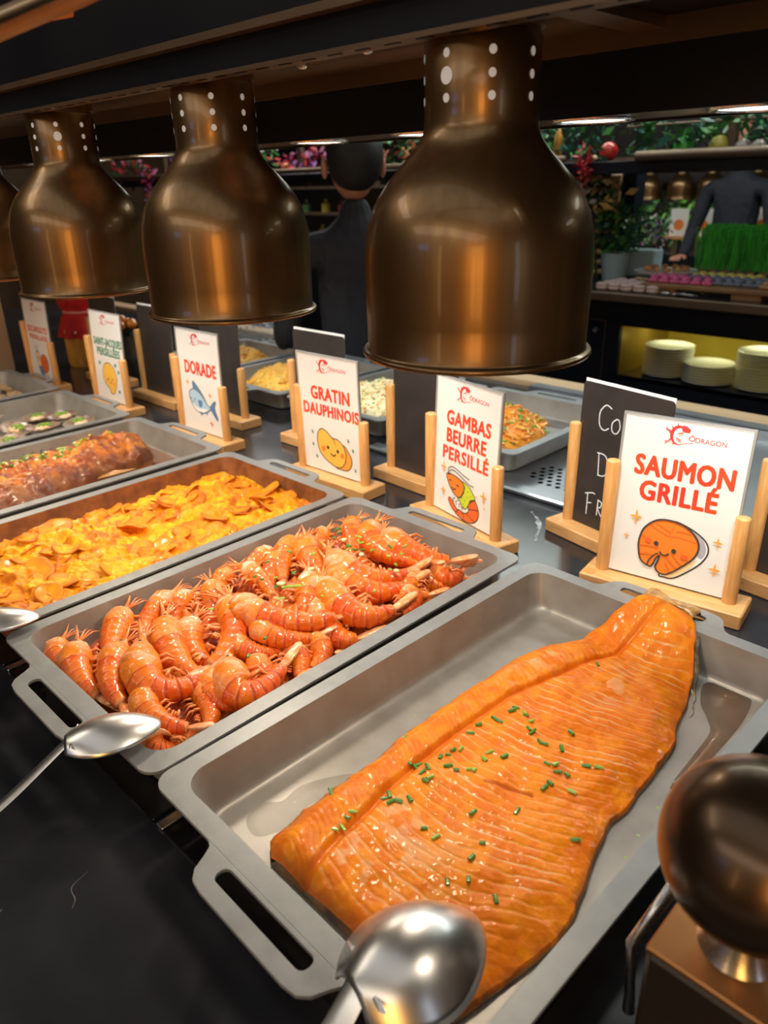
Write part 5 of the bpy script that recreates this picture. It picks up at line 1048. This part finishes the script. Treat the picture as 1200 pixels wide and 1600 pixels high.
FR = [(953, 218, .030, (.70, .03, .02), 'red apple', 'apple'), (1070, 214, .032, (.05, .42, .04), 'green apple', 'apple'), (1125, 219, .031, (.60, .55, .08), 'yellow pepper', 'pepper'), (584, 247, .030, (.75, .14, .04), 'orange red tomato', 'tomato'), (448, 250, .026, (.75, .20, .03), 'small orange', 'orange'), (1163, 216, .024, (.55, .50, .45), 'pale onion', 'onion'), (1187, 218, .022, (.55, .50, .45), 'white garlic bulb', 'garlic')]
for x, y, r, c, nm, ct_ in FR:
    q = AT(x, y, 2.7); o = thing_ball(nm.split()[-1] if nm != 'small orange' else 'orange_fruit', (q.x, 2.7, .5455), r*1.15, mat('fruit_'+nm.replace(' ', '_'), c, tuple(k*.75 for k in c), 20, .35, coat=.5), nm+' displayed on the canopy shelf', ct_)
GL = [(1040, 205, .10, leafg, 'green garland leaves above the canopy rail, middle'), (1145, 200, .09, leafg, 'green garland leaves above the canopy rail at the right edge'), (895, 215, .12, leafg, 'green garland leaves right of the nearest lamp'), (300, 245, .14, [leafg[1], mat('petal_red', (.45, .02, .03), rough=.6), mat('petal_purple', (0, 0, 0))], 'red and green garland behind the second lamp'),
      (205, 270, .16, [leafg[0], mat('petal_red', (0, 0, 0)), mat('petal_pink', (.45, .15, .25), rough=.6)], 'red and pink garland between the second and third lamps'), (470, 262, .13, [mat('petal_purple', (0, 0, 0)), mat('petal_pink', (0, 0, 0)), mat('petal_red', (0, 0, 0))], 'purple flower bunch left of the person'), (640, 235, .13, [leafg[0], mat('petal_orange', (.6, .2, .08), rough=.6), leafg[1]], 'orange and green garland beside the nearest lamp'), (400, 240, .10, [leafg[1], mat('petal_white', (0, 0, 0))], 'white and green garland behind the second lamp rim'), (915, 300, .10, [mat('petal_white', (0, 0, 0)), mat('petal_gold', (.5, .35, .12), rough=.5), leafg[0]], 'white and gold flower bunch hanging by the nearest lamp')]
for k, (x, y, e, m_, l) in enumerate(GL):
    q = AT(x, y, 2.72); foliage('leaf_garland', (q.x, 2.72, max(q.z, .56+e*.35) if y < 240 else q.z), (e*1.4, .08, e*.6), 170, .05, m_, l, 'garland', 20+k)
foliage('hanging_grapes', tuple(AT(235, 300, 2.59)), (.03, .03, .10), 140, .03, [mat('petal_purple', (0, 0, 0)), mat('petal_red', (0, 0, 0))], 'dark purple hanging bunch between the second and third lamps', 'grapes', 55)
foliage('hanging_peppers', tuple(AT(912, 258, 2.59)), (.02, .02, .06), 90, .03, [mat('petal_red', (0, 0, 0))], 'dark red hanging bunch right of the nearest lamp', 'peppers', 56)
q = AT(871, 245, 2.72); o = MB().lathe([(.0, 0), (.012, .01), (.018, .05), (.016, .10), (.006, .13), (0, .135)], 14).build('corn_cob', mat('corn_yellow', (.75, .38, .05), (.6, .28, .03), 200, .5), None, smooth=True); o.location = (q.x, 2.72, .5455); tag(o, 'yellow corn cob standing right of the nearest lamp', 'corn')
# back shelves behind the person and farther buffet
o = empty('bottle_shelf', (-2.9, 3.3, -.92), 0, 'dark shelf unit with dishes behind the standing person', 'shelf')
MB().box((-1.4, 0, 0), (1.35, .3, .92), bv=.004).build('shelf_base', black_panel, o)
for z in (1.05, 1.22, 1.38): MB().box((-1.4, .05, z), (1.35, .3, z+.015)).build('shelf_board', bronze_trim, o)
for x in (-1.38, -.4, .6, 1.3): MB().box((x, .05, .9), (x+.03, .30, 1.42)).build('shelf_post', bronze_trim, o)
bc = [(.35, .25, .12), (.4, .38, .34), (.10, .22, .08), (.45, .36, .06), (.30, .06, .05)]; rr = random.Random(12); meb = None
for z in (.92+.0005, 1.0655, 1.2355):
    for k in range(15):
        m_ = mat('bottle_%d' % (k % 5), bc[k % 5], rough=.25, coat=.6); h = rr.uniform(.07, .10)
        o = MB().lathe([(0, 0), (.028, 0), (.030, .01), (.030, h*.6), (.012, h*.8), (.012, h), (0, h)], 14).build('small_bottle', m_, None, smooth=2)
        o.location = (-4.2+.18*k+rr.uniform(-.03, .03), 3.45, -.92+z); tag(o, 'small bottle on the dark shelves behind the standing person', 'bottle', 'bottles on the dark shelves')
fb = empty('far_buffet_counter', (-1.6, 4.9, -.92), 0, 'farthest dark buffet counter seen under the canopy', 'counter')
MB().box((-2.2, 0, 0), (2.4, .5, .92), bv=.004).build('counter_body', black_stone, fb)
o = empty('far_lamp_rail', (-1.6, 5.1, .5795), 0, 'long bronze rail above the farthest buffet counter', 'rail'); MB().box((-2.2, -.05, 0), (2.4, .05, .03)).build('rail_bar', bronze_trim, o)
for x, l in ((1015, 'leftmost small far heat lamp under the canopy'), (1065, 'second small far heat lamp under the canopy'), (1112, 'third small far heat lamp beside the far person'), (1183, 'rightmost small far heat lamp under the canopy'), (1225, 'far heat lamp just beyond the right photo edge')):
    q = AT(x, 290, 5.1); c = copy_tree(lamp); c.location = (q.x, 5.1, .34); tag(c, l, 'heat lamp', 'far heat lamps')
    d = bpy.data.lights.new('far_bulb_light', 'POINT'); d.energy = 1.2; d.color = (1, .75, .45); d.shadow_soft_size = .03; ol = bpy.data.objects.new('far_bulb_light', d); COL.objects.link(ol); ol.location = (q.x, 5.06, .39)
for x, l in ((1061, 'left small white card lit orange on the farthest counter'), (1098, 'right small white card lit orange on the farthest counter'), (1192, 'small white card lit on the farthest counter at the photo edge')):
    q = AT(x, 345, 5.0); o = empty('small_menu_card', (q.x, 5.0, q.z-.095), 0, l, 'menu card', 'cards on the farthest counter'); MB().box((-.06, 0, 0), (.06, .003, .17)).build('paper_sheet', paper, o)
    MB().lathe([(0, 0), (.035, 0)], 16, c=(0, -.001, .07), axis='y').build('print', ink_orange, o)
    MB().box((-.075, -.04, -.02), (.075, .04, 0)).build('stand_base', beech, o)
    MB().box((-.02, -.03, -(q.z-.095)-.0), (.02, .03, -.02)).build('stand_post', bronze_trim, o)
foliage('far_hedge', (-1.3, 5.25, .22), (1.6, .06, .16), 1500, .07, leafg, 'dark green plants behind the farthest buffet counter', 'plants', 77)
# dining room behind the camera: blue lit sign
o = empty('lit_wall_sign', (-1.2, -3.99, 1.1), 0, 'blue lit SUSHI sign on the wall behind the photographer', 'sign')
c_ = bpy.data.curves.new('t', 'FONT'); c_.body = 'SUSHI'; c_.size = .35; t_ = bpy.data.objects.new('t', c_); COL.objects.link(t_); bpy.context.view_layer.update()
me = bpy.data.meshes.new_from_object(t_.evaluated_get(bpy.context.evaluated_depsgraph_get())); bpy.data.objects.remove(t_)
ob = bpy.data.objects.new('sign_letters', me); COL.objects.link(ob); ob.parent = o; ob.rotation_euler = (math.radians(90), 0, math.radians(180)); ob.location = (.5, .02, 0); me.materials.append(mat('sign_blue', (.1, .3, 1), emis=(.12, .35, 1.0), es=9))
# ------------------------------------------------------------------ people
def person(loc, rz, label, skin_c, cloth_c, trousers_c, cap=True, sc=1.0):
    o = empty('person', loc, rz, label, 'person'); o.scale = (sc, sc, sc)
    J = {'pel': (0, 0, .92, .135), 'waist': (0, .005, 1.06, .125), 'chest': (0, .01, 1.27, .150), 'up': (0, .0, 1.40, .115), 'neck': (0, 0, 1.50, .052), 'hd': (0, -.005, 1.56, .05),
         'hl': (-.09, 0, .88, .10), 'kl': (-.10, -.01, .48, .062), 'al': (-.10, .02, .08, .045), 'fl': (-.11, -.14, .035, .035), 'hr': (.09, 0, .88, .10), 'kr': (.10, -.02, .48, .062), 'ar': (.10, .01, .08, .045), 'fr': (.11, -.15, .035, .035),
         'sl': (-.185, 0, 1.40, .062), 'el': (-.25, -.03, 1.13, .045), 'wl': (-.20, -.23, 1.02, .032), 'sr': (.185, 0, 1.40, .062), 'er': (.25, -.03, 1.13, .045), 'wr': (.18, -.24, 1.03, .032)}
    E = [('pel', 'waist'), ('waist', 'chest'), ('chest', 'up'), ('up', 'neck'), ('neck', 'hd'), ('pel', 'hl'), ('hl', 'kl'), ('kl', 'al'), ('al', 'fl'), ('pel', 'hr'), ('hr', 'kr'), ('kr', 'ar'), ('ar', 'fr'), ('up', 'sl'), ('sl', 'el'), ('el', 'wl'), ('up', 'sr'), ('sr', 'er'), ('er', 'wr')]
    K = list(J); me = bpy.data.meshes.new('body'); me.from_pydata([J[k][:3] for k in K], [(K.index(a), K.index(b)) for a, b in E], [])
    ob = link('body', me, None, o); ob.modifiers.new('skin', 'SKIN'); sv = me.skin_vertices[0].data
    for k, v in zip(K, sv): v.radius = (J[k][3], J[k][3]*(.68 if k in ('pel', 'waist', 'chest', 'up') else 1)); v.use_root = (k == 'pel')
    s_ = ob.modifiers.new('sub', 'SUBSURF'); s_.levels = 2; s_.render_levels = 2; me.materials.append(cloth_c)
    h = MB(); rings = []
    for k in range(15):
        t = k/14; a = math.pi*t; z = 1.545+.235*(1-math.cos(a))/2; ww = math.sin(a)**.72; rx = .076*ww*(.78+.22*sm(0, .5, t)); ry = .096*ww*(.86+.14*sm(0, .5, t))
        rings.append([(rx*math.cos(p_), ry*math.sin(p_)-.008-(.010*math.exp(-((z-1.645)/.012)**2)*math.exp(-((math.cos(p_))/.25)**2) if math.sin(p_) < 0 else 0), z) for p_ in [2*math.pi*i/24 for i in range(24)]])
    h.loops(rings, cap0=True, cap1=True).build('head', skin_c, o, smooth=True)
    MB().tube([(0, -.098, 1.675), (0, -.122, 1.645), (0, -.100, 1.635)], [.008, .013, .008], 8).build('nose', skin_c, o, smooth=True)
    for s2 in (-1, 1):
        MB().ball((s2*.092, .0, 1.640), .028, 12, 8, (.35, .7, 1.15)).build('ear', skin_c, o, smooth=True); MB().ball((s2*.03, -.090, 1.672), .009, 8, 6).build('eye', eyem, o, smooth=True)
        w_ = Vector(J['wl' if s2 < 0 else 'wr'][:3]); MB().ball((w_.x, w_.y-.035, w_.z-.005), .035, 12, 8, (.75, 1.2, .45)).build('hand', skin_c, o, smooth=True)
        for f_ in range(4): MB().tube([(w_.x+(f_-1.5)*.015, w_.y-.065, w_.z-.004), (w_.x+(f_-1.5)*.017, w_.y-.100, w_.z-.008), (w_.x+(f_-1.5)*.017, w_.y-.118-.006*(f_ in (1, 2)), w_.z-.022)], [.0085, .0078, .006], 8).build('finger', skin_c, o, smooth=True)
        MB().tube([(w_.x-s2*.020, w_.y-.03, w_.z), (w_.x-s2*.040, w_.y-.055, w_.z-.006), (w_.x-s2*.042, w_.y-.075, w_.z-.012)], [.010, .009, .007], 8).build('thumb', skin_c, o, smooth=True)
    MB().tube([(-.025, -.099, 1.600), (0, -.105, 1.598), (.025, -.099, 1.600)], .004, 6).build('mouth', mat('lips', (.35, .12, .10), rough=.5), o, smooth=True)
    hr = MB(); hr.ball((0, .024, 1.672), .100, 24, 14, (.88, 1.0, 1.05))
    hr.build('hair', mat('hair_dark', (.008, .007, .007), rough=.6), o, smooth=True)
    if cap:
        MB().lathe([(.084, 1.690), (.090, 1.71), (.092, 1.76), (.088, 1.80), (.05, 1.815), (0, 1.818)], 28, c=(0, .005, 0)).build('cap', cloth_c, o, smooth=2)
        MB().box((-.06, -.155, 1.700), (.06, -.07, 1.708), bv=.003).build('cap_peak', cloth_c, o)
    MB().lathe([(.150, .60), (.155, .80), (.150, 1.0), (.146, 1.03)], 28).build('apron', trousers_c, o, smooth=True).scale = (1.15, .80, 1)
    return o
skinm = mat('skin_tone', (.55, .24, .16), (.50, .20, .13), 30, .5); navy = mat('dark_uniform', (.012, .014, .022), (.018, .020, .030), 30, .8); apr = mat('apron_grey', (.035, .036, .042), (.045, .046, .052), 30, .8)
q = CAMLOC+ray(556, 360)/FPX*2.12
person((q.x, q.y, -.92), math.radians(180+58), 'person in a dark uniform and cap standing with their back to the lamps', skinm, navy, apr, True, .885)
q = AT(1150, 330, 4.65); person((q.x, 4.65, -.92), 0, 'distant person in dark clothes standing beyond the dessert counter', skinm, navy, navy, False, .95)
q = CAMLOC+ray(511, 490)/FPX*1.9; o = empty('yellow_bottle', (q.x, min(q.y, 1.38), .0002), 0, 'small yellow bottle at the far edge of the counter before the person', 'bottle')
MB().lathe([(0, 0), (.022, 0), (.024, .004), (.024, .075), (.012, .09), (.012, .105), (0, .106)], 24).build('bottle_body', mat('bottle_yellow', (.85, .70, .03), rough=.35, coat=.5), o, smooth=2)
# ------------------------------------------------------------------ bronze ball stand at the lower right
o = empty('bronze_warmer_stand', (.43, .165, .0002), 0, 'dark bronze globe on a square bronze block at the lower right corner', 'warmer')
MB().box((-.044, -.081, 0), (.12, -.012, .125), bv=.003).build('block', mat('bronze_block', (.035, .025, .018), (.05, .035, .022), 10, .35, .4), o)
MB().box((-.044, -.081, .125), (.12, -.012, .129), bv=.001).build('block_top', mat('copper_plate', (.45, .20, .07), (.36, .15, .05), 10, .3, .8), o)
MB().lathe([(.020, .129), (.014, .14), (.014, .150), (.022, .156)], 24, c=(-.010, -.048, 0)).build('neck', chrome, o, smooth=2)
gx, gy = -.008, -.040
MB().ball((-.010, -.055, .200), .0445, 40, 28).build('globe', mat('globe_bronze', (.10, .065, .04), (.14, .09, .05), 6, .30, .9, coat=.15), o, smooth=True)
MB().tube([(-.06, -.045, .02), (-.066, -.040, .07), (-.052, -.030, .12)], .004, 10).build('side_rod', chrome, o, smooth=True)
